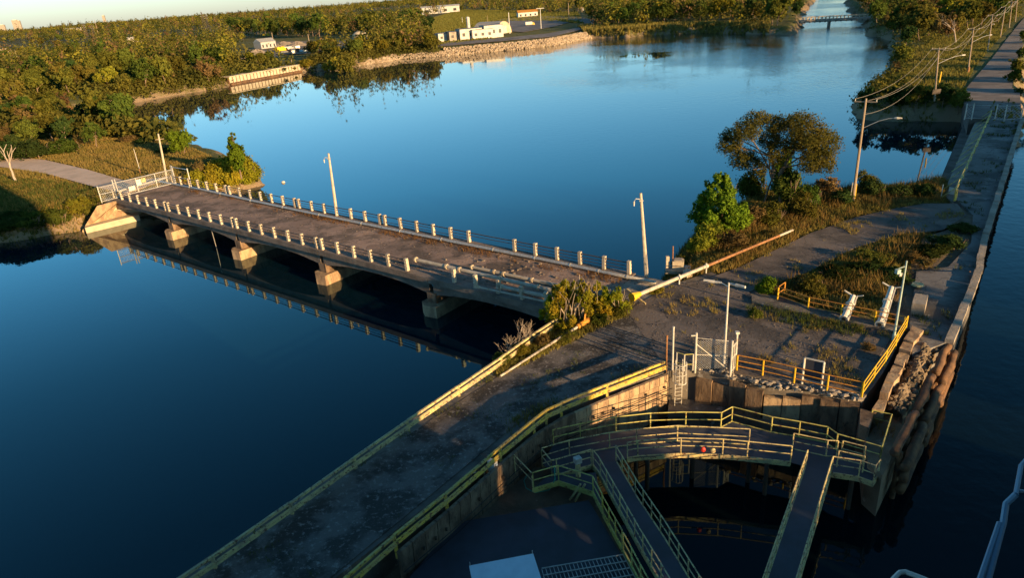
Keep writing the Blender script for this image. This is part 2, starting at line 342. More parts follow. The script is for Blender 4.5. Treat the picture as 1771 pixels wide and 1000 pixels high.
fattr(ground, 'bank', np.clip(1-DD/6, 0, 1)); fattr(ground, 'far', np.clip((RR.ravel()-700)/600, 0, .85))
# water
wm = bpy.data.materials.new('lake_water'); wm.use_nodes = True; nt = wm.node_tree; N = nt.nodes; L = nt.links
b = N['Principled BSDF']; b.inputs['Base Color'].default_value = (.002, .013, .024, 1); b.inputs['Roughness'].default_value = .03
b.inputs['IOR'].default_value = 1.6; b.inputs['Specular IOR Level'].default_value = .5; b.inputs['Specular Tint'].default_value = (.27, .95, .97, 1)
tc = N.new('ShaderNodeTexCoord')
n1 = nz(.9, 3, .5); n2 = nz(.012, 4, .6)
sep = N.new('ShaderNodeSeparateXYZ'); L.new(tc.outputs['Object'], sep.inputs[0])
# wind-ruffled patches grow with distance up the lake
far_ = rp(sep.outputs['Y'], 110, 260)
pm = N.new('ShaderNodeMath'); pm.operation = 'MULTIPLY'; L.new(far_, pm.inputs[0]); L.new(rp(n2, .38, .62), pm.inputs[1])
east = rp(sep.outputs['X'], -20, 60); pm2 = N.new('ShaderNodeMath'); pm2.operation = 'MULTIPLY'; L.new(pm.outputs[0], pm2.inputs[0]); L.new(east, pm2.inputs[1])
canal = N.new('ShaderNodeAttribute'); canal.attribute_name = 'ripple'
pm3 = N.new('ShaderNodeMath'); pm3.operation = 'ADD'; L.new(pm2.outputs[0], pm3.inputs[0]); L.new(canal.outputs['Fac'], pm3.inputs[1])
pm4 = N.new('ShaderNodeMath'); pm4.operation = 'MULTIPLY_ADD'; pm4.inputs[1].default_value = .17; pm4.inputs[2].default_value = .0015; L.new(pm3.outputs[0], pm4.inputs[0])
bp = N.new('ShaderNodeBump'); bp.inputs['Strength'].default_value = 1; L.new(pm4.outputs[0], bp.inputs['Distance']); L.new(n1, bp.inputs['Height']); L.new(bp.outputs[0], b.inputs['Normal'])
wb = MB(); SZ = 9000
xs = [-SZ, 600, SZ]
wb.add([(-SZ, -500, WL), (SZ, -500, WL), (SZ, SZ, WL), (-SZ, SZ, WL)], [(0, 1, 2, 3)])
water = wb.build('lake_water', wm); struct(water)
canalpoly = [(-40, -20), (10, 41), (25, 38), (31, 42), (36, 49), (140, 182), (420, 550), (1900, 2500), (1950, 2420), (440, 500), (160, 145), (60, 15), (30, -30)]
canal_o = MB().add([(p[0], p[1], WL+.01) for p in canalpoly], [tuple(reversed(range(len(canalpoly))))]).build('canal_water', None); struct(canal_o)
wm2 = wm.copy(); wm2.name = 'canal_water'; b2 = wm2.node_tree.nodes['Principled BSDF']; b2.inputs['IOR'].default_value = 1.33; b2.inputs['Specular Tint'].default_value = (.5, .9, 1, 1); b2.inputs['Base Color'].default_value = (.002, .006, .009, 1); canal_o.data.materials.append(wm2)
fattr(canal_o, 'ripple', np.array([0, 0, 0, .05, .15]+[.4]*(len(canalpoly)-7)+[.1, 0]))

# ------------------------------------------------------------ hard ground: causeway, plaza, dock, roads (slabs with walls down to below water)
def slab(name, poly, top, bot, m):
    return struct(MB().prism(poly, bot, top).build(name, m))
ca_l = [(-48, -12), A(300, 1003), A(948, 566), A(1000, 530)]
ca_r = [A(1158, 641), A(945, 712), A(580, 1000), (-30, 0), (-36, -12)]
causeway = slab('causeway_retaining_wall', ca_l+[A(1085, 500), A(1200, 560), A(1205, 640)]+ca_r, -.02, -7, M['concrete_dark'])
def sheet(name, pts, z, m, sub=None):
    return struct(MB().prism([tuple(p) for p in pts], z-.06, z).build(name, m))
sheet('causeway_road', [(-46, -12), A(322, 1003), A(880, 640), A(960, 590), A(1075, 548), A(1110, 520), A(1150, 560), A(1150, 636), A(1100, 652), A(945, 704), A(905, 724), A(572, 1000), (-36, -12)], .012, M['gravelroad'])
plaza_edge = [A(1148, 640), A(1203, 640), A(1262, 652), A(1310, 664), A(1418, 678), A(1490, 692)]
plaza_poly = plaza_edge+[A(1511, 668), A(1529, 641), A(1554, 593), A(1570, 566), A(1512, 552), A(1400, 530), A(1345, 512), A(1290, 497), A(1230, 470), A(1160, 492), A(1110, 522)]
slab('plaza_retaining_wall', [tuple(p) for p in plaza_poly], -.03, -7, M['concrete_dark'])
asph = [A(1150, 634), A(1203, 633), A(1262, 644), A(1310, 652), A(1418, 665), A(1484, 676), A(1545, 578), A(1500, 566), A(1400, 545), A(1300, 525), A(1296, 505), A(1340, 490), A(1400, 470), A(1432, 452), A(1480, 428), A(1560, 405), A(1630, 398), A(1672, 372), A(1655, 352),
        A(1600, 352), A(1540, 362), A(1480, 376), A(1400, 404), A(1340, 433), A(1280, 462), A(1210, 487), A(1165, 492), A(1112, 521), A(1085, 540)]
sheet('plaza_asphalt', asph, .02, M['asphalt'])
dock_poly = [A(1578, 612), A(1573, 560), A(1585, 470), A(1640, 462), A(1680, 420), A(1683, 372), A(1652, 343), A(1714, 200), A(1765, 200), A(1768, 202), A(1700, 420), A(1690, 478), A(1640, 592), A(1612, 602)]
slab('dock_pavement', dock_poly, .03, -7, M['dock'])
slab('verge_fill', [A(1572, 566), A(1500, 500), A(1560, 420), A(1640, 395), A(1668, 350), A(1690, 350), A(1696, 420), A(1688, 480), A(1640, 580), A(1600, 595)], -.14, -7, M['dirt'])
road_r = [A(1664, 163), A(1677, 145), A(1716, 100), A(1745, 62), A(1766, 36), A(1790, 10), (420, 565), (428, 562), A(1800, 22), A(1783, 48), A(1768, 82), A(1758, 106), A(1750, 154), A(1739, 186), A(1700, 190), A(1672, 175)]
slab('road_end', [A(1676, 206), A(1668, 178), A(1664, 164), A(1752, 152), A(1764, 160), A(1767, 201), A(1714, 202)], .015, -7, M['farroad'])
sheet('canal_road', road_r, .03, M['farroad'])
road_l = [A(215, 336), A(160, 322), A(80, 300), A(0, 288), (-140, 128), (-260, 150), (-262, 156), (-140, 136), A(0, 268), A(80, 277), A(150, 293), A(215, 312), A(300, 306)]
sheet('approach_road', road_l, .03, M['paleroad'])
# ------------------------------------------------------------ concrete road bridge
bd = V(.774, -.633, 0); bn = V(.633, .774, 0)
def BP(s, c, z=0.0): return V(bd.x*s+bn.x*c, bd.y*s+bn.y*c, z)
S0, S1 = -114.3, -28.6; C0, C1 = 43.5, 53.0
bridge = thing('road_bridge', BP((S0+S1)/2, 48.2, WL), 'long low abandoned concrete road bridge with posts, crossing the water to the gate', 'bridge')
ang = math.atan2(bd.y, bd.x)
def bprism(mb, s0, s1, c0, c1, z0, z1):
    mb.prism([BP(s0, c0)[:2], BP(s1, c0)[:2], BP(s1, c1)[:2], BP(s0, c1)[:2]], z0, z1)
for k in range(5):
    a = S0+17.14*k; e = a+17.14-.03
    m = MB(); bprism(m, a, e, C0-.1, C1+.1, -.35, .0); m.build('deck_slab', M['deck'], bridge)
    for c in (C0+.15, 46.6, 49.9, C1-.15):      # haunched girders
        m = MB(); n = 12; top = []; bot = []
        for i in range(n+1):
            t = i/n; s = a+.25+(16.6)*t; zb = -1.05-.75*abs(2*t-1)**2.2
            top.append((s, -.35)); bot.append((s, zb))
        vs_ = []; fs = []
        for (s, zt), (_, zb) in zip(top, bot):
            for cc in (c-.22, c+.22):
                vs_ += [BP(s, cc, zt), BP(s, cc, zb)]
        for i in range(n):
            q = i*4; r = q+4
            fs += [(q, q+1, r+1, r), (q+2, r+2, r+3, q+3), (q+1, q+3, r+3, r+1), (q, r, r+2, q+2)]
        fs += [(0, 2, 3, 1), (n*4, n*4+1, n*4+3, n*4+2)]
        m.add(vs_, fs).build('girder', M['girder'], bridge)
# kerb walks on both sides, fascia with ragged edge
rnd = random.Random(3)
for (c0, c1) in ((C0-.45, C0+.75), (C1-.75, C1+.45)):
    for k in range(5):
        a = S0+17.14*k+.03; m = MB(); bprism(m, a, a+17.08, c0, c1, -.42, .16); m.build('kerb_walk', M['girder'], bridge)
for k in range(150):
    s = S0+(S1-S0)*k/150+rnd.uniform(-.2, .2)
# piers
for k in range(1, 5):
    s = S0+17.14*k
    pr_ = MB(); bprism(pr_, s-.6, s+.6, C0-.2, C1+.2, -2.9, -1.55); p = pr_.build('pier', M['brown'], bridge)
    m = MB()
    m.prism([BP(s-1.15, C0-.5)[:2], BP(s-.3, C0-1.1)[:2], BP(s+1.15, C0-.9)[:2], BP(s+1.15, C1+.6)[:2], BP(s, C1+1.2)[:2], BP(s-1.15, C1+.6)[:2]], -6.5, -2.6)
    m.build('footing', M['brownlit'], p)
# abutments
m = MB(); bprism(m, S0-4, S0+.2, C0-.5, C1+.5, -7, -.36); ab = m.build('abutment', M['concrete_pale'], bridge)
m = MB(); bprism(m, S1-.2, S1+9, C0-.5, C1+.5, -7, -.03); m.build('abutment', M['concrete'], bridge)
# wing wall: sloping coping, sunlit face
w0 = at(207, 345, 0); w1 = at(143, 402, WL); w2 = at(240, 378, WL)
m = MB()
q = [at(168, 356, -.1), at(208, 346, -.1), BP(S0+.1, C0-.5, -1.4), V(w2.x, w2.y, WL-1.5), V(w1.x, w1.y, WL-1.5), V(w1.x, w1.y, WL+.25)]
bk = [p+bn*2.2+bd*-.6 for p in q]
m.add([tuple(p) for p in q+bk], [tuple(range(6)), tuple(reversed(range(6, 12)))]+[(i, i+6, (i+1) % 6+6, (i+1) % 6) for i in range(6)])
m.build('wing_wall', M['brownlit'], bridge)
m = MB(); m.prism([A(150, 404, WL), A(243, 381, WL), A(240, 370, WL), A(205, 372, WL), A(150, 398, WL)], -6, WL+.9)
m.build('wing_footing', M['concrete_pale'], bridge)
# surface patches: worn lane cover (raised broken asphalt)
# rail posts
ph = 1.32
def post_mesh():
    m = MB(); w = .30
    prof = [(-.17, 0), (-.17, ph), (.17, ph), (.17, 1.12), (.08, 1.06), (.17, 1.0), (.17, .78), (.08, .72), (.17, .66), (.17, .44), (.08, .38), (.17, .32), (.17, 0)]
    vs_ = [(-w/2, y, z) for y, z in prof]+[(w/2, y, z) for y, z in prof]; n = len(prof)
    m.add(vs_, [tuple(range(n)), tuple(reversed(range(n, 2*n)))]+[((i+1) % n, i, n+i, n+(i+1) % n) for i in range(n)])
    me = bpy.data.meshes.new('rail_post'); me.from_pydata(m.v, [], m.f); me.materials.append(M['post']); return me
pme = post_mesh()
bl = bridge.location
skip = {(0, 3, 6), (0, 4, 0), (1, 3, 6), (1, 4, 0), (1, 2, 3)}
posts = {0: [], 1: []}
for side, c in ((0, C0), (1, C1)):
    for k in range(5):
        for i in range(7):
            if (side, k, i) in skip: continue
            s = S0+17.14*k+.475+2.698*i
            if side == 1 and s > -28.7: continue
            o = bpy.data.objects.new('rail_post', pme); COL.objects.link(o); o.parent = bridge
            o.location = BP(s, c, .16)-bl; o.rotation_euler = (rnd.uniform(-.03, .03), rnd.uniform(-.03, .03), ang+(0 if side == 1 else math.pi)+rnd.uniform(-.05, .05))
            if side == 0 and s > -47: o.rotation_euler.x += rnd.uniform(-.12, .12)
            posts[side].append(s)
for side, c in ((0, C0), (1, C1)):
    ss = posts[side]
    for a, e in zip(ss[:-1], ss[1:]):
        if side == 0 and a > -49.5: continue
        for j, z in enumerate((1.22, .88, .54)):
            if rnd.random() < .08 and j: continue
            sag = rnd.uniform(-.02, .03)
            cc = c-.04 if side == 0 else c-.08
            MB().path([BP(a, cc, z+.1), BP((a+e)/2, cc, z+.1-sag), BP(e, cc, z+.1)], .035 if j else .055, 5).build('rail', M['steel'], bridge)
# ragged asphalt crust, weeds and rubble on the deck
def scatter_bits(name, fn, n, mt, size=(.05, .2), parent=None, seed=1, flat=.5):
    r = random.Random(seed); m = MB()
    for i in range(n):
        p = fn(r); s = r.uniform(*size)
        m.blob((p.x, p.y, p.z+s*flat*.4), (s, s*r.uniform(.6, 1), s*flat), 5, 3, .3, r, r.uniform(0, 3))
    return m.build(name, mt, parent)
def deckpt(r):
    s = r.uniform(S0+3, S1+4); c = r.choice((r.gauss(51.6, .5), r.gauss(44.9, .4), r.gauss(48.2, 2)))
    return BP(s, min(max(c, C0+.8), C1-.8), .0)
stuff(scatter_bits('deck_rubble', deckpt, 900, M['girder'], (.03, .11)), 'loose rubble and broken asphalt crumbs strewn over the bridge deck', 'rubble')
# the grey conduit pipe along the far kerb
cp = [at(276, 314, .25), at(360, 330, .25), at(440, 348, .25), at(529, 367, .25), at(643, 390, .25), at(745, 410.5, .25), at(885, 438.5, .25), at(981, 457.6, .25), at(1058, 474, .25), at(1134, 489, .2)]
pipe = thing('conduit_pipe', cp[5], 'long thin grey conduit pipe lying along the far kerb of the bridge', 'pipe')
MB().path(cp, .17, 10).build('pipe_body', M['galv'], pipe, smooth=True)
for i in range(14):
    t = i/14*(len(cp)-1); j = int(t); f_ = t-j; p = cp[j].lerp(cp[j+1], f_); d = (cp[j+1]-cp[j]).normalized()
    MB().tube(p-d*.06, p+d*.06, .20, n=10).build('pipe_coupling', M['galv'], pipe)
# ------------------------------------------------------------ near objects
def hgt(px, py, yt, z=0.0):
    b_ = at(px, py, z); lo, hi = 0., 60.
    for _ in range(40):
        m_ = (lo+hi)/2; q = np.array((b_.x, b_.y, b_.z+m_))-CP; w = q@fw
        if 500-FPX*(q@up)/w > yt: lo = m_
        else: hi = m_
    return lo
UP = V(0, 0, 1)
# --- guard rails
def interp(pts, z):
    return [V(p.x, p.y, z) for p in pts]
def guard(name, label, bases, m, ht, zb, postdown, lower_skip=()):
    g = thing(name, (bases[0].x, bases[0].y, 0), label, 'guard rail')
    r = random.Random(len(bases))
    for p in bases[1:-1]:
        MB().bar(p+V(0, 0, -postdown), p+V(0, 0, ht-.05), .13, .16).build('post', m, g)
    n_ = [(bases[min(i+1, len(bases)-1)]-bases[max(i-1, 0)]).normalized().cross(UP) for i in range(len(bases))]
    for i in range(len(bases)-1):
        a, e = bases[i], bases[i+1]; na, ne = n_[i], n_[i+1]; L_ = (e-a).length; k = max(1, int(L_/3.8))
        for j in range(k):
            t0, t1 = j/k, (j+1)/k-.008
            p, q = a.lerp(e, t0), a.lerp(e, t1); da = na.lerp(ne, t0); dq = na.lerp(ne, t1); w0 = r.uniform(-.025, .025); w1 = r.uniform(-.025, .025)
            MB().bar(p+V(0, 0, ht+w0), q+V(0, 0, ht+w1), .13, .15).build('top_rail', m, g)
            if (i, j) in lower_skip: continue
            # W profile beam
            prof = [(-.02, .17), (.05, .12), (.05, .06), (-.02, 0), (.05, -.06), (.05, -.12), (-.02, -.17)]
            vs_ = []
            for c, nn, ww in ((p, da, w0), (q, dq, w1)):
                for th_ in (0, .012):
                    vs_ += [c+nn*(x+.10+th_)*1+V(0, 0, zb+ww+z) for x, z in prof]
            fs = []
            for s in range(6):
                fs += [(s, s+1, 14+s+1, 14+s), (7+s+1, 7+s, 21+s, 21+s+1)]
            fs += [(0, 14, 21, 7), (6, 13, 27, 20)]
            MB().add(vs_, fs).build('w_beam', m, g)
    return g
gl = [at(225, 1085), at(373, 984), at(506, 890), at(616, 811), at(707, 745), at(794, 685), at(868, 634), at(925, 592), at(965, 565)]
guard('guard_rail', 'faded yellow guard rail along the water on the left side of the causeway', gl, M['cream'], .74, .36, .4, {(5, 1)})
gr = [at(470, 1140), at(600, 1026), at(685, 950), at(773, 877), at(866, 795), at(924, 746), at(945, 730), at(971, 717), at(1050, 684), at(1152, 643)]
guard('guard_rail', 'yellow guard rail above the pit wall, right of the causeway, curving to the ladder', gr, M['yellow'], .82, .42, .6)
# kerb stones below rails
rk = random.Random(8)
for (g_, nm) in ((gl, 'l'), (gr, 'r')):
    pass
def plain_rail(name, label, bases, hs, rm, pm, tops=None, r=.03, pr_r=.045, cat='railing', group=None, square=False, foot=0.0):
    g = thing(name, bases[0], label, cat, group)
    for p in bases:
        if square: MB().bar(p+V(0, 0, -foot), p+V(0, 0, hs[0]), pr_r*2, pr_r*2).build('post', pm, g)
        else: MB().tube(p+V(0, 0, -foot), p+V(0, 0, hs[0]), pr_r, n=6).build('post', pm, g)
    for h in hs:
        for a, e in zip(bases[:-1], bases[1:]):
            MB().tube(a+V(0, 0, h), e+V(0, 0, h), r, n=6).build('rail', rm, g)
    return g
plain_rail('pipe_railing', 'rusty orange pipe railing on the broken front edge of the plaza, right of the gate', [at(1274, 641), at(1318.6, 650), at(1373, 663), at(1430, 677), at(1489, 690)], (1.2, .78, .36), M['orange'], M['brightyellow'], pr_r=.055, r=.036)
plain_rail('pipe_railing', 'bright yellow pipe railing stepping along the sunlit right side of the pier', [at(1490, 691), at(1510, 662), at(1530, 634), at(1548, 604), at(1566, 573)], (1.25, .85, .45), M['brightyellow'], M['brightyellow'], pr_r=.045, r=.036)
plain_rail('pipe_railing', 'long rusty orange railing at the back of the plaza in front of the weeds', [at(1344.5, 518), at(1397, 537), at(1454, 549.5), at(1512, 561.5), at(1562, 572)], (1.15, .75, .36), M['orange'], M['brightyellow'], pr_r=.055, r=.036)
plain_rail('yellow_post_frame', 'short bent orange rail frame standing at the left end of the rear railing', [at(1345, 517), at(1356, 509)], (1.1, .5), M['orange'], M['orange'], pr_r=.06)
# --- plaza concrete kerb behind
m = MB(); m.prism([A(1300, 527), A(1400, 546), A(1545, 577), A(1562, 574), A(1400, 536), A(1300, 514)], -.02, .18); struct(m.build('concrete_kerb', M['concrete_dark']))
# pier right side wall and rubble mound
w = thing('pier_parapet', at(1540, 650), 'rough concrete parapet wall glowing orange in the sun on the right side of the pier', 'wall')
IN = [at(1510, 706), at(1538, 650), at(1560, 600), at(1577, 570)]; OU = [at(1527, 708), at(1558, 650), at(1577, 606), at(1594, 578)]
ia, oa = along(IN, 9), along(OU, 9); rpp = random.Random(31)
for i in range(9):
    zt = .42+rpp.uniform(-.22, .12)-(.25 if i in (0, 5) else 0); f_ = .02; j = lambda: V(rpp.uniform(-.08, .08), rpp.uniform(-.08, .08), 0)
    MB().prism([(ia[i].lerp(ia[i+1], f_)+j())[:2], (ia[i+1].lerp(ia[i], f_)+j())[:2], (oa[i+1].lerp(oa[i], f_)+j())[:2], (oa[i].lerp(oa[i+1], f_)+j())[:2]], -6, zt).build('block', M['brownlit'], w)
MB().prism([A(1489, 700), A(1512, 708), A(1504, 735), A(1488, 728)], -6, -.25).build('wall_stub', M['brown'], w)
mound = MB(); rr_ = random.Random(4)
pier_fill = slab('pier_fill', [A(1500, 735), A(1527, 706), A(1562, 640), A(1592, 590), A(1612, 600), A(1606, 640), A(1580, 700), A(1545, 770), A(1530, 800), A(1505, 780)], -.9, -7, M['dirt'])
def quadpt(r, P4):
    u_, v_ = r.random(), r.random(); a = P4[0].lerp(P4[1], u_); b_ = P4[3].lerp(P4[2], u_); return a.lerp(b_, v_)
Q = [at(1530, 715, -.9), at(1560, 735, -.9), at(1622, 612, -.9), at(1590, 595, -.9)]
mp_ = []; nu, nv_ = 14, 40
for iv in range(nv_+1):
    for iu in range(nu+1):
        u_, v_ = iu/nu, iv/nv_; a = Q[0].lerp(Q[1], u_); b_ = Q[3].lerp(Q[2], u_); p = a.lerp(b_, v_); e_ = max(0, math.sin(math.pi*min(1, max(0, u_))))**.6
        mp_.append((p.x+rr_.uniform(-.06, .06), p.y+rr_.uniform(-.06, .06), -.92+e_*(.45+.9*float(vnoise(np.array([p.x]), np.array([p.y]), .7, 9)[0])+rr_.uniform(-.1, .1))))
mound.add(mp_, [(iv*(nu+1)+iu, iv*(nu+1)+iu+1, (iv+1)*(nu+1)+iu+1, (iv+1)*(nu+1)+iu) for iv in range(nv_) for iu in range(nu)])
for i in range(170):
    p = quadpt(rr_, Q); s = rr_.uniform(.05, .26); t = 1-abs((p-Q[0]).length/((Q[3]-Q[0]).length)-.5)*1.2
    mound.blob((p.x, p.y, -.4+s*.3+max(0, t)*rr_.uniform(0, .5)), (s, s*.7, s*.5), 5, 3, .55, rr_, rr_.uniform(0, 3))
stuff(mound.build('rubble_mound', M['dirt']), 'heap of brown rubble and soil filling the broken pier end', 'rubble')
# timber fenders on the canal face
fend = thing('timber_fender', at(1600, 700, WL), 'scorched timber and steel fender logs bolted along the canal face of the pier', 'fender')
f0 = at(1640, 600, -.6); f1 = at(1544, 812, -1.2)
for lay, (off, z) in enumerate(((0, -.35), (.42, -.95), (.5, -1.75), (.52, -2.6))):
    n = 3
    dd_ = (f1-f0); dd_.z = 0; dn = dd_.normalized(); sdv = V(-dn.y, dn.x, 0)
    for i in range(n):
        a = f0+dd_*(i/n+.004); e = f0+dd_*((i+1)/n-.012); a.z = e.z = z+rr_.uniform(-.08, .08)
        a = a+sdv*(off+rr_.uniform(-.1, .1)); e = e+sdv*(off+rr_.uniform(-.1, .1))
        pts = [a.lerp(e, t)+V(rr_.uniform(-.09, .09), rr_.uniform(-.09, .09), rr_.uniform(-.08, .08)) for t in (0, .15, .35, .6, .82, 1)]
        MB().path(pts, [.25, .27, .25, .28, .25, .26], 8).build('log', M['timber'], fend, smooth=True)
for i in range(9):
    p = f0+(f1-f0)*(i+.5)/9; p.z = 0; MB().tube(p+sdv*.1+V(0, 0, -6), p+sdv*.1+V(0, 0, -.5), .16, n=8).build('pile', M['timber'], fend)
# --- pit walls: ledges, staining, rebar brackets
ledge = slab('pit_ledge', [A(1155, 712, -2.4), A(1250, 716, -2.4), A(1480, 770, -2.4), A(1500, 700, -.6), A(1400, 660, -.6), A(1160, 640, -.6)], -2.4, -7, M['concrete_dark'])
wallt = thing('pit_wall_face', at(1360, 690, -1), 'brown concrete facing blocks below the broken plaza edge, stained and cracked', 'wall')
rf = random.Random(12)
pe = [at(1206, 641), at(1262, 653), at(1310, 666), at(1418, 680), at(1489, 694)]
al = along(pe, 9)
for i in range(9):
    a, e = al[i], al[i+1]; d = (e-a).normalized(); nn = V(d.y, -d.x, 0)
    tp = -.12-rf.uniform(0, .8); o_ = rf.uniform(.1, .45)
    MB().prism([(a+d*.03)[:2], (e-d*.03)[:2], (e-d*.03+nn*o_)[:2], (a+d*.03+nn*o_)[:2]], -3.2, tp).build('block', M['brownlit'] if i in (4, 5) else M['brown'], wallt)  # stained blocks; the two lighter ones paint in a sunlit patch
crumb = MB()
for i in range(170):
    t = rf.random(); k = min(int(t*9), 8); p = al[k].lerp(al[k+1], t*9-k); d = (al[k+1]-al[k]).normalized(); nn = V(d.y, -d.x, 0); s = rf.uniform(.03, .1) if rf.random() < .75 else rf.uniform(.12, .3)
    p = p+nn*rf.uniform(-.7, .3); crumb.blob((p.x, p.y, .0+s*.2), (s, s*.7, s*.5), 5, 3, .4, rf, rf.uniform(0, 3))
stuff(crumb.build('edge_rubble', M['concrete']), 'crumbling pale concrete rubble along the plaza edge under the orange railing', 'rubble')
# panels of the causeway pit wall (facing the pit) with dark recess slots
cw = thing('causeway_wall_panels', at(1050, 690), 'sunlit concrete wall panels below the right guard rail beside the ladder', 'wall')
cwp = [at(1154, 644), at(1050, 686), at(973, 719), at(925, 748), at(866, 797), at(773, 880), at(685, 953)]
cal = along(cwp, 26)
for i in range(26):
    a, e = cal[i], cal[i+1]; d = (e-a).normalized(); nn = V(-d.y, d.x, 0)
    p0 = a+d*.02; p1 = e-d*.02; mt = M['brownlit'] if i < 9 else M['brown']  # panels near the ladder get the painted sunlit tone, the rest darker
    MB().prism([p0[:2], p1[:2], (p1+nn*.16)[:2], (p0+nn*.16)[:2]], -3.6, -.75).build('panel', mt, cw)
    MB().prism([p0[:2], p1[:2], (p1+nn*.22)[:2], (p0+nn*.22)[:2]], -.68, -.06).build('coping', mt, cw)
    mid = a.lerp(e, rf.uniform(.2, .8))+nn*.26
    if rf.random() < .45: continue
    MB().box((mid.x, mid.y, -.95), (.12, .12, .16)).build('bracket', M['steel'], cw)
for z in (-1.15, -1.6):
    MB().path([p+V(0, 0, z)+V(.3, -.3, 0) for p in cal], .03, 5).build('cable', M['black'], cw)
# --- caged ladder
L0 = at(1174, 650)
lad = thing('caged_ladder', (L0.x, L0.y, -3.5), 'white caged ladder going down the pit wall beside the mesh gate', 'ladder')
din = V(.15, -1, 0).normalized(); dsx = V(1, .15, 0).normalized()
for s in (-.25, .25): MB().tube(L0+dsx*s+V(0, 0, -3.6), L0+dsx*s+V(0, 0, 1.25), .03, n=6).build('stile', M['white'], lad)
for i in range(15): MB().tube(L0+dsx*-.25+V(0, 0, -3.4+.3*i), L0+dsx*.25+V(0, 0, -3.4+.3*i), .018, n=5).build('rung', M['white'], lad)
for z in (-.35, .35, 1.1):
    pts = [L0+dsx*(.45*math.cos(t))+din*(.1+.6*math.sin(t))+V(0, 0, z) for t in [math.pi*k/10 for k in range(11)]]
    MB().path(pts, .028, 6).build('hoop', M['white'], lad)
for t in [math.pi*k/6 for k in range(7)]:
    p = L0+dsx*(.45*math.cos(t))+din*(.1+.6*math.sin(t)); MB().tube(p+V(0, 0, -.4), p+V(0, 0, 1.12), .022, n=5).build('cage_bar', M['white'], lad)
for i, (px, py, yt, mt, lb) in enumerate([(1163, 640, 567, 'white', 'white pipe post standing behind the caged ladder'), (1152, 644, 582, 'rust', 'rusty brown post at the end of the yellow guard rail')]):
    p = at(px, py); h = hgt(px, py, yt); o = thing('pipe_post', p, lb, 'post'); MB().tube(p+V(0, 0, -.3), p+V(0, 0, h), .065, n=8).build('post', M[mt], o); MB().tube(p+V(0, 0, h), p+V(0, 0, h+.08), .085, n=8).build('cap', M[mt], o)
plain_rail('ladder_gate', 'small yellow and white pipe frame around the ladder opening', [at(1170, 638), at(1183, 642), at(1198, 641)], (1.3, .5), M['lime'], M['white'])
# --- chain link gate
def chainlink(a, e, z0, z1, parent, sp=.17, r=.007, mt=None):
    d = e-a; L_ = d.length; d = d/L_; H_ = z1-z0; m = MB(); k = -H_
    n = int((L_+H_)/sp)
    for i in range(n+1):
        for sgn in (1, -1):
            x0 = -H_+i*sp if sgn == 1 else i*sp; x1 = x0+sgn*H_
            pa, pb = (x0, z0), (x1, z1)
            if sgn == -1: pa, pb = (x0, z0), (x0-H_, z1)
            def clip(pa, pb):
                (xa, za), (xb, zb) = pa, pb
                if xa > xb: xa, za, xb, zb = xb, zb, xa, za
                if xb <= 0 or xa >= L_: return None
                if xa < 0: za += (zb-za)*(0-xa)/(xb-xa); xa = 0
                if xb > L_: zb = za+(zb-za)*(L_-xa)/(xb-xa); xb = L_
                return (xa, za), (xb, zb)
            c = clip(pa, pb)
            if c: (xa, za), (xb, zb) = c; m.bar(a+d*xa+V(0, 0, za), a+d*xb+V(0, 0, zb), r*2, r*2)
    return m.build('chain_link_mesh', mt or M['galv'], parent)
ga, gb, gc, gd = at(1202, 641), at(1257, 640), at(1263, 651), at(1271, 640)
gt = thing('mesh_gate', ga, 'open chain link gate leaf with diagonal brace, on the tall post by the ladder', 'gate')
MB().tube(ga+V(0, 0, -.2), ga+V(0, 0, 2.95), .075, n=8).build('post', M['white'], gt)
MB().box((ga.x-.18, ga.y, 2.75), (.35, .08, .08)).build('bracket', M['white'], gt)
MB().tube(ga+V(0, 0, 2.55), gb+V(0, 0, 2.25), .02, n=6).build('top_rail', M['galv'], gt)
MB().tube(ga+V(0, 0, 1.25), gb+V(0, 0, 1.1), .032, n=6).build('mid_rail', M['white'], gt)
MB().tube(ga+V(0, 0, 2.1), gb+V(0, 0, .1), .032, n=6).build('brace', M['white'], gt)
chainlink(ga, gb, .1, 2.35, gt)
gt2 = thing('mesh_gate', gc, 'narrow closed mesh gate leaf between two white posts left of the orange railing', 'gate')
for p, h in ((gc, 2.75), (gd, 2.8), (gc.lerp(gd, .55), 2.3)): MB().tube(p+V(0, 0, -.2), p+V(0, 0, h), .07 if h > 2.4 else .03, n=8).build('post', M['white'], gt2)
MB().box((gd.x, gd.y, 2.9), (.25, .25, .15)).build('cap', M['white'], gt2)
for z in (2.2, 1.3, .3): MB().tube(gc+V(0, 0, z), gd+V(0, 0, z), .03, n=6).build('rail', M['white'], gt2)
chainlink(gc, gd, .2, 2.2, gt2)
# --- double headed lamp
lp = at(1252, 630); h = 6.05
o = thing('street_lamp', lp, 'slim white lamp pole with two long tubular heads standing on the plaza', 'lamp')
MB().tube(lp, lp+V(.0, 0, h), .085, .06, 10).build('pole', M['white'], o)
tp = lp+V(0, 0, h)
for a, e in ((at(1248, 489.5, h-.15), at(1217, 485, h-.1)), (at(1262, 491, h-.15), at(1289, 497, h-.1))):
    MB().tube(tp+V(0, 0, -.12), a, .035, n=6).build('arm', M['white'], o)
    MB().tube(a, a.lerp(e, .4), .09, .10, 10).build('lamp_neck', M['galv'], o); MB().tube(a.lerp(e, .4), e, .12, .09, 10).build('lamp_head', M['white'], o)
MB().tube(tp, tp+V(0, 0, .2), .05, n=6).build('finial', M['white'], o)
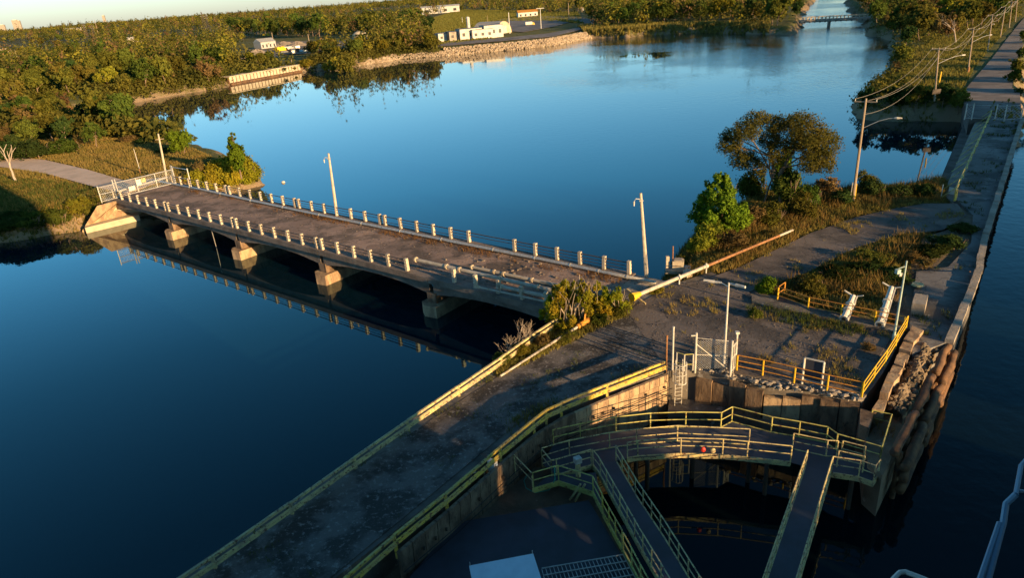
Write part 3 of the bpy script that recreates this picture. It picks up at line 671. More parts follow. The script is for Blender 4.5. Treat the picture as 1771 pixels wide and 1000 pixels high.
# --- pale green pole
p = at(1545, 589); o = thing('light_pole', p, 'pale green light pole with small floodlight, at the pier corner by the yellow railing', 'pole')
MB().tube(p, p+V(0, 0, .5), .12, n=10).build('base', M['teal'], o); MB().tube(p+V(0, 0, .5), p+V(0, 0, 6.2), .09, .055, 10).build('pole', M['teal'], o)
MB().bar(p+V(-.05, 0, 5.8), p+V(-.5, 0, 5.65), .05, .05).build('bracket', M['teal'], o); MB().box((p.x-.5, p.y, 5.45), (.3, .25, .3), .3).build('floodlight', M['teal'], o)
MB().box((p.x-.28, p.y, 5.2), (.18, .12, .25), .1).build('junction_box', M['galv'], o)
# --- white framed board
a, e = at(1387, 664), at(1420, 672); o = thing('framed_board', a, 'white framed blank board seen from behind, at the orange railing', 'sign')
for p in (a, e): MB().bar(p, p+V(0, 0, 1.95), .12, .1).build('post', M['white'], o)
for z in (1.95, .35): MB().bar(a+V(0, 0, z), e+V(0, 0, z), .06, .09).build('frame', M['white'], o)
MB().bar(a+V(0, .03, 1.16), e+V(0, .03, 1.16), .025, 1.5).build('board', M['slab'], o)
# --- white steel rams lying behind the rear railing
for i, (pa, pb, lb) in enumerate([((1459, 552), (1480, 503), 'left one of the two white steel barrels leaning behind the rear railing'), ((1521, 562), (1542, 498), 'larger white steel barrel with flanges near the green pole, behind the rear railing')]):
    a = at(*pa, .35); e = at(*pb, 1.5-.2*i); o = thing('steel_barrel', (a.x, a.y, 0), lb, 'barrel'); d = (e-a).normalized(); sx = d.cross(UP).normalized()
    if i == 0: e = a.lerp(e, .8)
    MB().tube(a, e, .24, .2, 12).build('barrel', M['white'], o, smooth=False)
    for t in (0, .35, .6): c = a.lerp(e, t); MB().tube(c, c+d*.12, .33, n=12).build('flange', M['white'], o)
    MB().tube(a+sx*.3+V(0, 0, -.1), e+sx*.25+V(0, 0, .05), .07, n=8).build('rod', M['galv'], o)
    MB().bar(e, e-sx*.7+V(0, 0, .35), .12, .08).build('bracket', M['white'], o); MB().bar(e+sx*.1, e+sx*.7+V(0, 0, .2), .1, .06).build('bracket', M['white'], o)
    MB().box((a.x+d.x*1.2, a.y+d.y*1.2, .2), (.5, .4, .4), .5).build('cradle', M['concrete'], o); MB().box((e.x, e.y, .4), (.3, .4, .9), .5).build('cradle', M['concrete'], o)
    MB().tube(a-d*.02, a+d*.01, .15, n=10).build('bore', M['black'], o)
# --- block and mooring cap on dock
p = at(1594, 545); o = MB().box((0, 0, .5), (.9, 2.0, 1.0)).build('concrete_block', M['concrete']); o.location = (p.x+.2, p.y+.8, 0); o.rotation_euler.z = -.62
tag(o, 'grey concrete block standing on the shaded dock behind the pier end', 'block')
p = at(1586, 499); o = thing('bollard', p, 'pale yellow round mooring cap on the dark dock surface', 'bollard')
MB().tube(p, p+V(0, 0, .3), .3, n=16).build('base', M['steel'], o); MB().tube(p+V(0, 0, .3), p+V(0, 0, .42), .48, .42, 18).build('cap', M['cream'], o)
# --- dock coping stones (canal edge)
cop = [at(1641, 595), at(1691, 478), at(1700, 424), at(1768, 206)]
ck = thing('dock_coping', cop[0], 'row of worn raised coping stones along the canal edge of the dock', 'coping')
cl = along(cop, 60); rc = random.Random(5)
for i in range(60):
    a, e = cl[i], cl[i+1]; d = (e-a).normalized(); g = V(rc.uniform(-.04, .04), rc.uniform(-.04, .04), 0)
    MB().bar(a+d*.03+g+V(0, 0, .12), e-d*.03+g+V(0, 0, .12+rc.uniform(-.03, .03)), .55, .36+rc.uniform(-.05, .05)).build('stone', M['concrete'], ck)
MB().tube(at(1677, 470, .2), at(1678, 470, 1.0), .06, n=6).build('stub_post', M['rust'], ck)
# --- barrier arm across the road mouth
a, e = at(1096, 513, .65), at(1371, 398, .75)
o = thing('barrier_pole', a, 'long barrier pole lying across the road mouth, white near its yellow end and rusty beyond', 'barrier')
md = a.lerp(e, .42); m2 = a.lerp(e, .9)
MB().tube(a, md, .19, .16, 10).build('white_section', M['pipewhite'], o); MB().tube(md, m2, .14, .12, 10).build('rusty_section', M['rust'], o); MB().tube(m2, e, .12, .11, 10).build('tip', M['pipewhite'], o)
d = (e-a).normalized(); MB().tube(a-d*.25, a+d*.8, .40, .19, 8).build('end_cone', M['brightyellow'], o)
sx = d.cross(UP).normalized(); MB().bar(a+d*.3-sx*1.1+V(0, 0, .25), a+d*.3+sx*1.1+V(0, 0, -.45), .12, .12).build('cross_bar', M['cream'], o)
for t in (.25, .41):
    c = a.lerp(e, t); MB().tube(V(c.x, c.y, 0), c+V(0, 0, .3), .07, n=6).build('support', M['white'], o)
    MB().tube(c-d*.12, c+d*.12, .2, n=10).build('collar', M['white'], o)
# --- lower pole by the bush
a, e = at(865, 651, .15), at(998, 566, .45)
o = thing('barrier_pole', a, 'thin white pole slanting through the weeds left of the causeway, with an orange end', 'barrier')
MB().tube(a, e, .08, .11, 8).build('pole', M['pipewhite'], o); d = (e-a).normalized()
MB().tube(e, e+d*1.6, .2, .22, 10).build('orange_sleeve', M['orange'], o); MB().bar(e+d*.9+V(0, 0, -.2), e+d*1.1+V(0, 0, .7), .12, .12).build('lug', M['orange'], o)
# --- fallen lamp poles on the bridge
for a, e, r, n, lb in ((at(719, 449, 1.25), at(992, 511, .9), .17, 5, 'long white flanged pole lying over the near bridge rail posts'),
                       (at(816, 462, .4), at(1008, 503, .35), .15, 5, 'second white flanged pole lying on the deck behind the first'),
                       (at(868, 496, .95), at(950, 514, .9), .15, 1, 'short white pole end lying lowest by the near bridge edge'),
                       (at(828, 497, .6), at(945, 522, .5), .09, 1, 'thin pale pipe lying along the near bridge edge beside the short pole')):
    o = thing('fallen_pole', (a.x, a.y, 0), lb, 'pole', 'poles fallen at the bridge end'); d = (e-a).normalized()
    MB().tube(a, e, r, r*1.1, 10).build('tube', M['pipewhite'], o); MB().tube(a-d*.05, a+d*.12, r*1.6, n=10).build('flange', M['concrete_pale'], o)
    for k in range(1, n): c = a.lerp(e, [0, .22, .31, .57, .8][k]); MB().tube(c-d*.1, c+d*.1, r*1.5, n=10).build('flange', M['concrete_pale'], o)
# --- bridge-end bits: post, transformer box, rusty rod
p = at(1154, 468); o = tag(MB().box((0, 0, .7), (.3, .3, 1.5)).build('concrete_post', M['post']), 'lone concrete post beyond the far bridge end, left of the concrete box', 'post'); o.location = p
p = at(1163, 467); o = tag(MB().tube((0, 0, 0), (0, 0, 2.4), .06, n=6).build('iron_rod', M['rust']), 'thin rusty rod standing beside the lone concrete post', 'rod'); o.location = p
p = at(1174, 470); o = thing('concrete_box', p, 'small concrete cabinet base on a slab in the shrubs behind the barrier pole', 'box')
MB().box((p.x, p.y+.3, .1), (2.2, 1.6, .3), -.3).build('slab', M['concrete'], o); MB().box((p.x, p.y+.3, .65), (1.0, .9, .8), -.3).build('cabinet', M['concrete_pale'], o); MB().box((p.x, p.y+.3, 1.1), (.7, .7, .12), -.3).build('lid', M['concrete'], o)
MB().tube(p+V(-.5, -.3, .7), p+V(.1, -.45, .7), .04, n=6).build('pipe_stub', M['steel'], o)
p = at(1189, 478); o = tag(MB().box((0, 0, .3), (.6, .6, .6), .4).build('concrete_block', M['concrete_pale']), 'small pale concrete block under the barrier pole', 'block'); o.location = p
# --- bridge light poles
def conc_pole(px, py, yt, px2, lb, r=.17, lamp=True):
    p = at(px, py); h = hgt(px, py, yt); o = thing('concrete_light_pole', p, lb, 'pole')
    t = at(px2, yt, h); MB().path([p, p.lerp(t, .5), t], [r*1.2, r, r*.7], 8).build('pole', M['conpole'], o)
    if lamp:
        c = p.lerp(t, .93); MB().path([c, c+V(-.5, -.1, .1), c+V(-.65, -.1, -.15)], .04, 6).build('bracket', M['galv'], o); MB().tube(c+V(-.65, -.1, -.15), c+V(-.65, -.1, -.55), .09, .05, 8).build('insulator', M['white'], o)
        MB().box((c.x, c.y, c.z-.1), (.34, .34, .12)).build('collar', M['galv'], o)
    return o, t
conc_pole(583, 375, 265, 568, 'tall concrete pole standing at the far rail near the middle of the bridge')
conc_pole(1118, 478, 334, 1108, 'tall weathered concrete pole at the right end of the far bridge rail')
_, t0 = conc_pole(290, 316, 231, 273.5, 'tall concrete pole beside the gate at the left end of the bridge', lamp=False)
MB().bar(t0+V(-.6, -.2, -.9), t0+V(.6, .2, -.9), .1, .1).build('crossarm', M['wood'], bpy.data.objects['concrete_light_pole.002'])
p = at(244, 301); t = at(231, 257, hgt(244, 301, 257)); o = thing('marker_post', p, 'thin leaning white marker post with rusty base behind the left gate', 'post')
MB().tube(p, t, .06, .04, 6).build('post', M['white'], o); MB().tube(p, p.lerp(t, .22), .14, n=8).build('base', M['rust'], o)
# --- left gate
G = [at(176.6, 351), at(203.3, 344.5), at(239, 338), at(272, 328), at(305, 319), at(331.6, 324)]
g = thing('gate', G[1], 'long galvanised mesh gate with barrier pipe closing the left end of the bridge', 'gate')
hs = [hgt(176.6, 351, 318), hgt(203, 344.5, 309), hgt(239, 338, 308), hgt(272, 328, 300), hgt(305, 319, 285), hgt(331.6, 324, 281)]
hs = [min(h_, 3.6) for h_ in hs]
MB().tube(G[0], G[0]+V(0, 0, 2.6), .07, n=6).build('post', M['galv'], g)
for q_ in (G[1], G[1]+bn*.35+bd*.1, G[4], G[4]+bd*-.4): MB().tube(q_, q_+V(0, 0, 3.1), .09, n=8).build('gate_post', M['galv'], g)
MB().tube(G[5], G[5]+V(0, 0, 3.1), .08, n=6).build('post', M['galv'], g)
ga_, gb_ = G[1], G[4]
for t in (.36, .68): c = ga_.lerp(gb_, t); MB().tube(c+V(0, 0, .25), c+V(0, 0, 2.55), .06, n=6).build('upright', M['galv'], g)
for z in (2.5, .3): MB().tube(ga_+V(0, 0, z), gb_+V(0, 0, z), .07, n=6).build('rail', M['galv'], g)
for z in (2.35, 1.3, .2): MB().tube(G[0]+V(0, 0, z), G[1]+V(0, 0, z), .06, n=6).build('rail', M['galv'], g)
for z in (2.9, 1.3): MB().tube(G[4]+V(0, 0, z), G[5]+V(0, 0, z), .06, n=6).build('rail', M['galv'], g)
chainlink(ga_, gb_, .3, 2.5, g, .35, .008); chainlink(G[0], G[1], .2, 2.4, g, .35, .008)
bo = V(-.5, .6, 0)
MB().tube(ga_+bo+V(0, 0, .95), gb_+bo+V(-1, 0, 1.15), .17, n=10).build('barrier_pipe', M['galv'], g)
c = ga_.lerp(gb_, .26)-bo*.4; dg = (gb_-ga_).normalized()
def board(c, w, h, mt, name='sign_board'):
    MB().bar(c-dg*w/2, c+dg*w/2, .05, h).build(name, mt, g)
board(c+V(0, 0, 1.15), 1.0, .7, M['white'], 'marker_board'); board(ga_.lerp(gb_, .40)-bo*.1+V(0, 0, 1.75), .7, .95, M['white']); board(ga_.lerp(gb_, .48)-bo*.1+V(0, 0, 1.9), .65, .7, M['cream'])
# --- standpipe leaning in water under near side of bridge
a, e = at(363, 388, -.2), at(375, 431, WL-.3); o = tag(MB().tube(a, e, .05, n=6).build('rod', M['galv'], off=(0, 0, 0)), 'thin pale rod hanging down from the near bridge edge to the water', 'rod')
a = at(490, 316, WL); o = tag(MB().blob((0, 0, .1), (.35, .35, .25), 10, 7, .02).build('float', M['white']), 'small white float drifting alone on the open water', 'float'); o.location = a
# --- walkway around the pit
ZF = -1.2; RH = 1.1
wk = thing('walkway', at(1200, 760, ZF), 'curved yellow steel walkway with pipe railings hugging the pit, below the plaza wall', 'walkway')
def rp_(pts, zt=ZF+RH): return [at(x, y, zt) for x, y in pts]
def bend(pts): return [V(p.x, p.y, 0) for p in pts]
def wrail(root, pts, posts=None, m=M['lime'], loop=False, r=.036, mid=True, kick=True):
    P = rp_(pts)
    MB().path(P, r, 6).build('hand_rail', m, root)
    if mid: MB().path([p-V(0, 0, .55) for p in P], r*.9, 6).build('mid_rail', m, root)
    for p in along(P, posts) if posts else P: MB().tube(V(p.x, p.y, ZF-.25), p, r*1.1, n=6).build('post', m, root)
    if kick:
        for a, e in zip(P[:-1], P[1:]): MB().bar(V(a.x, a.y, ZF-.16), V(e.x, e.y, ZF-.16), .07, .34).build('side_beam', m, root)
out1 = [(956, 744), (1003, 733.5), (1065, 721.6), (1125, 715), (1186.5, 713), (1248, 714), (1267, 704), (1336, 721.6), (1384, 729.6), (1432, 739), (1449, 751), (1525.5, 773)]
mid1 = [(936, 776), (984, 762), (1054, 749), (1101, 742.5), (1172, 736.5), (1297, 742.5), (1373, 750), (1432, 762), (1450, 763)]
mid2 = [(953, 796.5), (962, 795), (1022, 778)]
in1 = [(1085, 766), (1103, 763), (1178, 758), (1251, 760), (1294, 764), (1370, 772)]
in2 = [(1441, 790), (1489, 797), (1515, 806), (1523, 795)]
Mw = M['lime']
wrail(wk, out1); wrail(wk, mid1[:6], None, M['cream']); wrail(wk, mid1[6:], None, M['cream']); wrail(wk, in1, None, M['cream']); wrail(wk, in2, None, M['cream']); wrail(wk, mid2, None, M['cream'])
wrail(wk, [(1458, 763), (1497, 773), (1496, 790), (1451, 780)], None, M['cream'], kick=False)
wrail(wk, [(1525.5, 773), (1542.5, 717), (1509, 710)], None, M['lime'], kick=False)
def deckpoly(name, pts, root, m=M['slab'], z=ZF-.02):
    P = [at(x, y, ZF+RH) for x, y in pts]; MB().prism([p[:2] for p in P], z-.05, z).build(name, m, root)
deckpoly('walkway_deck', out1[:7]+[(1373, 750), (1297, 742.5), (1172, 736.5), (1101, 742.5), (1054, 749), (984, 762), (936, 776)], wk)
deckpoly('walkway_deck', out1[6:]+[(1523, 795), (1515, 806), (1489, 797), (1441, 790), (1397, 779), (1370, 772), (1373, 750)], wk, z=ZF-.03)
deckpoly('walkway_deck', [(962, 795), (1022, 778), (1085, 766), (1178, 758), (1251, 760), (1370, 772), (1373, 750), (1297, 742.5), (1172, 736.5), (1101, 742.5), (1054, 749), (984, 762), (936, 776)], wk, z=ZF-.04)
for x, y in ((990, 760), (1100, 745), (1200, 742), (1300, 748), (1400, 762), (1480, 790), (1120, 762), (1330, 768)):
    p = at(x, y, ZF+RH); MB().tube(V(p.x, p.y, -7), V(p.x, p.y, ZF-.3), .14, n=8).build('leg', M['steel'], wk)
# gangways
for lb, la, ra in (('left gangway with cream railings running from the curved walkway toward the viewer', [(1025, 778), (1035, 790), (1106, 914), (1158, 1000), (1290, 1218)], [(1065, 771), (1103, 834), (1150, 902), (1212, 1000), (1345, 1206)]),
                   ('right gangway with pale railings running steeply down the picture beside the canal', [(1397, 779), (1358, 890), (1320, 1000), (1245, 1217)], [(1440.7, 790), (1409, 895), (1377.6, 1000), (1310, 1215)])):
    gg = thing('gangway', at(la[0][0], la[0][1], ZF), lb, 'gangway')
    for ln in (la, ra):
        P = rp_(ln); MB().path(P, .036, 6).build('hand_rail', M['cream'], gg); MB().path([p-V(0, 0, .55) for p in P], .032, 6).build('mid_rail', M['cream'], gg)
        for p in along(P, 16): MB().tube(V(p.x, p.y, ZF-.25), p, .036, n=6).build('post', M['cream'], gg)
        for a, e in zip(P[:-1], P[1:]): MB().bar(V(a.x, a.y, ZF-.16), V(e.x, e.y, ZF-.16), .08, .34).build('side_beam', M['cream'], gg)
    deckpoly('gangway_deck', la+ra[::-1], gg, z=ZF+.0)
# left stub platform and service stair
st = thing('side_platform', at(960, 840, ZF), 'small yellow railed platform at the left end of the curved walkway, above the dark ledge', 'platform')
wrail(st, [(889, 787), (919.5, 818.5)], None, M['cream'], kick=False); wrail(st, [(921, 818), (965, 805.5), (1025, 824), (1041, 854)], None, M['lime']); wrail(st, [(1042, 858), (1076, 918)], 3, M['yellow']); wrail(st, [(1078, 922), (1120, 1000), (1180, 1110)], 6, M['lime'])
wrail(st, [(936, 776), (953, 796.5)], None, M['cream'], kick=False)
deckpoly('platform_deck', [(921, 818), (965, 805.5), (1025, 824), (1041, 854), (1030, 790), (962, 795), (940, 800)], st, z=ZF-.05)
p = at(1000, 824, ZF); MB().tube(p, p+V(0, 0, .9), .16, n=10).build('winch_body', M['cream'], st); MB().box((p.x, p.y, .05-.1), (.4, .35, .35), .4).build('winch_motor', M['galv'], st)
MB().bar(at(1004, 838, ZF+.2), at(985, 866, ZF-1), .12, .1).build('strut', M['cream'], st); MB().bar(at(1012, 838, ZF+.2), at(994, 868, ZF-1), .12, .1).build('strut', M['cream'], st)
hp = [at(959, 806, ZF+1), at(960, 830, ZF+.3), at(950, 848, -1.9), at(925, 853, -1.9), at(910, 845, -1.9), at(906, 832, -1.9), at(912, 822, -1.9)]
tag(MB().path(hp, .03, 6).build('hose', M['hose'], off=(0, 0, 0)), 'green hose looping from the side platform rail onto the ledge', 'hose')
for (x, y, mt, lb) in ((1216, 778, 'red', 'small red life-saving box hanging on the inner walkway rail'), (1233, 780, 'cream', 'coiled yellow rope bundle beside the red box on the inner walkway')):
    p = at(x, y, ZF+.5); o = tag(MB().blob((0, 0, 0), (.16, .12, .18), 10, 7, .12).build('rope_bundle' if mt == 'cream' else 'float_box', M[mt]), lb, 'rope' if mt == 'cream' else 'box'); o.location = p
# lower ledge, dark roof, white cabin, grating
lowl = slab('lower_ledge', [A(866, 800, -2.3), A(1010, 820, -2.3), A(1060, 900, -2.3), A(1150, 1060, -2.3), A(500, 1150, -2.3), A(600, 1010, -2.3), A(700, 920, -2.3)], -2.3, -7, M['dirt'])
rb = thing('flat_roof_building', at(900, 950, -2.3), 'low building with a dark membrane roof filling the pit below the causeway wall', 'building')
RP = [A(786, 905, -1.6), A(1018, 866, -1.6), A(1098, 1000, -1.6), A(1150, 1100, -1.6), A(640, 1180, -1.6), A(700, 1010, -1.6)]
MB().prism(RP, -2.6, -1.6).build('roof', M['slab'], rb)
cb = thing('cabin', at(870, 1000, -1.6), 'pale blue flat topped cabin roof at the bottom edge, beside the metal grating', 'cabin')
c0, c1, c2 = at(813, 980, .2), at(921, 959.5, .2), at(935, 1003, .2); c3 = c0+(c2-c1)*1.9; c2 = c1+(c2-c1)*1.9
MB().prism([c0[:2], c1[:2], c2[:2], c3[:2]], -1.6, .08).build('walls', M['bluewhite'], cb)
MB().prism([(c0+(c0-c2).normalized()*.06)[:2], (c1+(c1-c3).normalized()*.06)[:2], (c2+(c2-c0).normalized()*.06)[:2], (c3+(c3-c1).normalized()*.06)[:2]], .09, .2).build('roof', M['bluewhite'], cb)
for p in (c0, c1): MB().tube(p, p+V(0, 0, .25), .02, n=5).build('aerial', M['galv'], cb)
gg = thing('metal_grating', at(1000, 985, -1.5), 'dark metal grating beside the pale blue cabin roof', 'grating')
g0, g1_, g2_, g3_ = at(937, 985, -1.35), at(1078, 961, -1.35), at(1130, 1060, -1.35), at(965, 1090, -1.35)
for i in range(22):
    t = i/21; MB().bar(g0.lerp(g1_, t), g3_.lerp(g2_, t), .03, .05).build('bar', M['galv'], gg)
for i in range(9):
    t = i/8; MB().bar(g0.lerp(g3_, t)+V(0, 0, .04), g1_.lerp(g2_, t)+V(0, 0, .04), .05, .04).build('cross_bar', M['galv'], gg)
# cabinet, lamps and pipes on the pit wall
p = at(853, 815, -.6); o = thing('electrical_cabinet', p, 'small pale blue electrical cabinet fixed to the pit wall below the guard rail', 'cabinet')
MB().box((p.x, p.y, p.z+.35), (.55, .3, .75), -.75).build('cabinet', M['white'], o); MB().box((p.x+.11, p.y-.11, p.z+.35), (.42, .12, .6), -.75).build('door', M['bluewhite'], o)
for (x, y, lb) in ((865, 782, 'black and white wall lamp just right of the electrical cabinet'), (820, 820, 'black and white wall lamp left of the electrical cabinet')):
    p = at(x, y, 0); o = thing('wall_lamp', p, lb, 'lamp'); MB().tube(p+V(0, 0, -.5), p+V(0, 0, 0), .05, n=8).build('stem', M['black'], o)
    MB().tube(p, p+V(0, 0, .12), .16, n=10).build('shade', M['black'], o); MB().tube(p+V(0, 0, .12), p+V(0, 0, .3), .12, n=10).build('globe', M['white'], o); MB().tube(p+V(0, 0, .3), p+V(0, 0, .38), .15, .05, n=10).build('top', M['black'], o)
o = plain_rail('hand_railing', 'thin grey pipe handrail along the foot of the pit wall under the cabinet', [at(800, 868, -2.2), at(835, 842, -2.2), at(880, 808, -2.2), at(915, 782, -2.2)], (1.0, .5), M['galv'], M['galv'], r=.022, pr_r=.022)
o = plain_rail('hand_railing', 'short bent grey handrail on the ledge, lower left of the pit wall', [at(735, 925, -2.2), at(745, 905, -2.2), at(785, 880, -2.2)], (.9,), M['galv'], M['galv'], r=.022, pr_r=.022)
# rails of the structure the viewer stands on
o = thing('balcony_rail', at(1720, 950, 19), 'blue-white painted rail and ledge close to the viewer at the lower right edge', 'railing')
MB().path([at(1780, 790, 19.5), at(1766, 806, 19.5), at(1757, 856, 19.5)], .026, 8).build('hand_rail', M['balcony'], o)
MB().path([at(1757, 856, 19.5), at(1740, 872, 19.4), at(1735, 905, 19.3), at(1708, 1005, 19), at(1680, 1120, 18.6)], .035, 8).build('ledge', M['balcony'], o)
MB().path([at(1762, 850, 19.5), at(1800, 853, 19.4)], .02, 6).build('brace', M['balcony'], o); MB().path([at(1729, 905, 19.3), at(1693, 1010, 19)], .03, 6).build('edge', M['balcony'], o)
o = tag(MB().path([at(1530, 1020, 17), at(1547, 1000, 17), at(1556, 991, 17), at(1566, 990, 17), at(1595, 1001, 17), at(1640, 1020, 17)], .035, 8).build('rail_loop', M['white'], off=(0, 0, 0)), 'curved white rail end just showing at the bottom edge near the right corner', 'railing')
# --- dock railing on the lake side with its leaning braces
db = [at(1650, 343).lerp(at(1713, 203), i/11) for i in range(12)]
o = plain_rail('dock_railing', 'yellow-green braced railing receding along the lake side of the dock', db, (1.3, .7), M['lime'], M['lime'], r=.045, pr_r=.05)
dn_ = V(-.8, .55, 0)
for p in db: MB().tube(p+V(0, 0, 1.25), p+dn_*1.7+V(0, 0, -.4), .04, n=5).build('brace', M['lime'], o)
bank = slab('dock_stone_apron', [A(1651, 346), A(1715, 198), A(1690, 205, -1), A(1630, 340, -1)], -.6, -7, M['concrete'])
slab('dock_stone_step', [A(1645, 343, -.6), A(1708, 200, -.6), A(1668, 217, WL), A(1618, 338, WL)], -2.6, -7, M['concrete_dark'])
a, e = at(1628, 338), at(1650, 342); o = thing('notice_board', a, 'white framed notice at the near end of the dock railing', 'sign')
for p in (a, e): MB().bar(p+V(0, 0, -.8), p+V(0, 0, 1.3), .08, .08).build('post', M['white'], o)
MB().bar(a.lerp(e, .5)+V(0, 0, .75), e+V(0, 0, .75), .04, .8).build('panel', M['white'], o); MB().bar(a.lerp(e, .7)+V(.03, -.05, .75), a.lerp(e, .8)+V(.03, -.05, .75), .03, .3).build('emblem', M['black'], o)
p = at(1651, 348); tag(MB().box((0, 0, .7), (.22, .22, 1.4)).build('bollard_post', M['yellow']), 'square yellow post at the near end of the dock railing', 'post').location = p
# far mesh gate across canal road
GP = [at(1668, 207), at(1680, 207), at(1720, 209), at(1736, 210), at(1765, 208)]
o = thing('mesh_gate', GP[0], 'tall mesh gate and fence across the canal road at the far end of the dock', 'gate')
for p in GP: MB().tube(p, p+V(0, 0, 2.7), .09, n=6).build('post', M['galv'], o)
for z in (2.5, .3):
    for a, e in zip(GP[:-1], GP[1:]): MB().tube(a+V(0, 0, z), e+V(0, 0, z), .04, n=5).build('rail', M['galv'], o)
chainlink(GP[2], GP[4], .2, 2.4, o, .5, .008); chainlink(GP[0], GP[1], .2, 2.4, o, .5, .008)
# yellow marker bollard by utility pole
p = at(1478, 345); o = thing('marker_bollard', p, 'slim yellow marker stake in front of the nearest utility pole', 'stake'); MB().tube(p, p+V(0, 0, 1.9), .08, .06, 6).build('stake', M['brightyellow'], o)
# --- utility poles
def utility(px, py, yt, pxt, lb, arm=True, lamp=None, r=.17):
    p = at(px, py); h = hgt(px, py, yt); t = at(pxt, yt, h); o = thing('utility_pole', p, lb, 'utility pole', 'utility poles along the canal road')
    MB().path([p, p.lerp(t, .5), t], [r, r*.85, r*.65], 8).build('pole', M['wood'], o)
    c = p.lerp(t, .97)
    if arm:
        MB().bar(c+V(-.9, .7, 0), c+V(.9, -.7, 0), .11, .12).build('crossarm', M['wood'], o)
        for s in (-.85, .85): MB().tube(c+V(s, -s*.78, .06), c+V(s, -s*.78, .28), .05, n=6).build('insulator', M['white'], o)
    if lamp:
        b_ = p.lerp(t, lamp[2]); e = at(lamp[0], lamp[1], b_.z+1.2)
        e = b_+(e-b_)*min(1, 3.2/max((e-b_).length, .1)) if (e-b_).length > 6 else e
        MB().path([b_, b_.lerp(e, .5)+V(0, 0, .25), b_.lerp(e, .8)+V(0, 0, .18), e], .04, 6).build('lamp_arm', M['galv'], o); d = (e-b_).normalized(); d.z = 0
        MB().path([e-d*.1, e+d*.2, e+d*.75], [.08, .14, .07], 8).build('lamp_head', M['white'], o)
    return o, c
ups = []
for a in ((1475, 347, 170, 1498, 'nearest utility pole, standing in the shrubs left of the dock with a long lamp arm', True, (1548, 204, .72)),
          (1616, 175, 82, 1624, 'second utility pole, beside the start of the canal road, with yellow tag', True, (1664, 95, .7)),
          (1674, 125, 48, 1684, 'third utility pole on the grass strip, rusty at its foot', True, (1712, 60, .68)),
          (1708, 88, 25, 1717, 'fourth utility pole in the row along the canal road', True, (1740, 28, .7)),
          (1730, 64, 11, 1739, 'fifth utility pole in the row along the canal road', True, None),
          (1745, 48, 2, 1751, 'sixth utility pole in the row along the canal road', True, None),
          (1756, 37, -6, 1760, 'farthest utility pole seen along the canal road', True, None)):
    ups.append(utility(*a))
o = ups[1][0]; p = o.location; MB().tube(p+V(.25, -.1, 3.6), p+V(.3, -.1, 5.6), .14, n=8).build('tag_sleeve', M['brightyellow'], o); MB().bar(p+V(-.8, -.2, 1.9), p+V(.8, -.2, 1.9), .05, .9).build('sign_back', M['steel'], o)
o = ups[2][0]; p = o.location; MB().tube(p, p+V(0, 0, 1.3), .26, n=8).build('rusty_guard', M['rust'], o)
p = ups[0][0].location; MB().tube(p+V(-.35, 0, 0), p+V(-.3, 0, 2.2), .05, n=6).build('conduit', M['galv'], ups[0][0])
for k in range(len(ups)-1):
    a, e = ups[k][1], ups[k+1][1]
    o = thing('power_line', a, 'sagging wires between the %s utility poles of the canal road' % ('nearest and second', 'second and third', 'third and fourth', 'fourth and fifth', 'fifth and sixth', 'last two')[k], 'wire')
    for s, dz, sg in ((-.85, .28, 1.6), (.85, .28, 1.6), (.1, .1, 1.8), (0, -1.4, 2.2)):
        off = V(s, -s*.78, dz); pts = [a.lerp(e, t)+off+V(0, 0, -sg*4*t*(1-t)*min(1, 2.0/(k+1))) for t in [i/14 for i in range(15)]]
        MB().path(pts, .02+.008*k, 4).build('wire', M['wire'], o)
# ------------------------------------------------------------ vegetation
def leaf_quads(P, size, rng, out=None):
    """P (N,3) centres -> rhombus leaves with jittered orientation"""
    n = len(P); a = rng.normal(size=(n, 3)); a /= np.linalg.norm(a, axis=1, keepdims=True)
    b_ = rng.normal(size=(n, 3))
    if out is not None: nrm = out+rng.normal(size=(n, 3))*.55; nrm /= np.linalg.norm(nrm, axis=1, keepdims=True)+1e-9; a = np.cross(nrm, b_); a /= np.linalg.norm(a, axis=1, keepdims=True)+1e-9; b_ = np.cross(nrm, a)
    else: b_ = np.cross(a, b_); b_ /= np.linalg.norm(b_, axis=1, keepdims=True)+1e-9
    s = size*rng.uniform(.55, 1.25, (n, 1))
    v = np.stack([P-a*s, P-b_*s*.55, P+a*s, P+b_*s*.55], 1).reshape(-1, 3)
    return v
def crown_mesh(name, blobs, nleaf, size, m, seed, lumpy=5):
    rng = np.random.default_rng(seed); B = np.array(blobs, float); vol = (B[:, 3]*B[:, 4]*B[:, 5])**.66; k = rng.choice(len(B), nleaf, p=vol/vol.sum())
    # twig clusters on each blob's shell
    nc = max(10, nleaf//22); kc = rng.choice(len(B), nc, p=vol/vol.sum()); d = rng.normal(size=(nc, 3)); d /= np.linalg.norm(d, axis=1, keepdims=True)
    cc = B[kc, :3]+d*B[kc, 3:6]*rng.uniform(.45, 1.05, (nc, 1))**.7; pick = rng.integers(0, nc, nleaf)
    sp = B[kc[pick], 3:6].mean(1, keepdims=True)*.17
    P = cc[pick]+rng.normal(size=(nleaf, 3))*sp
    v = leaf_quads(P, size, rng, d[pick]); f = np.arange(len(v)).reshape(-1, 4)
    o = npmesh(name, v, f, m); cr = rng.random(nc)[pick]*.6+rng.random(nleaf)*.4
    fattr(o, 'lr', np.repeat(cr, 4)); return o
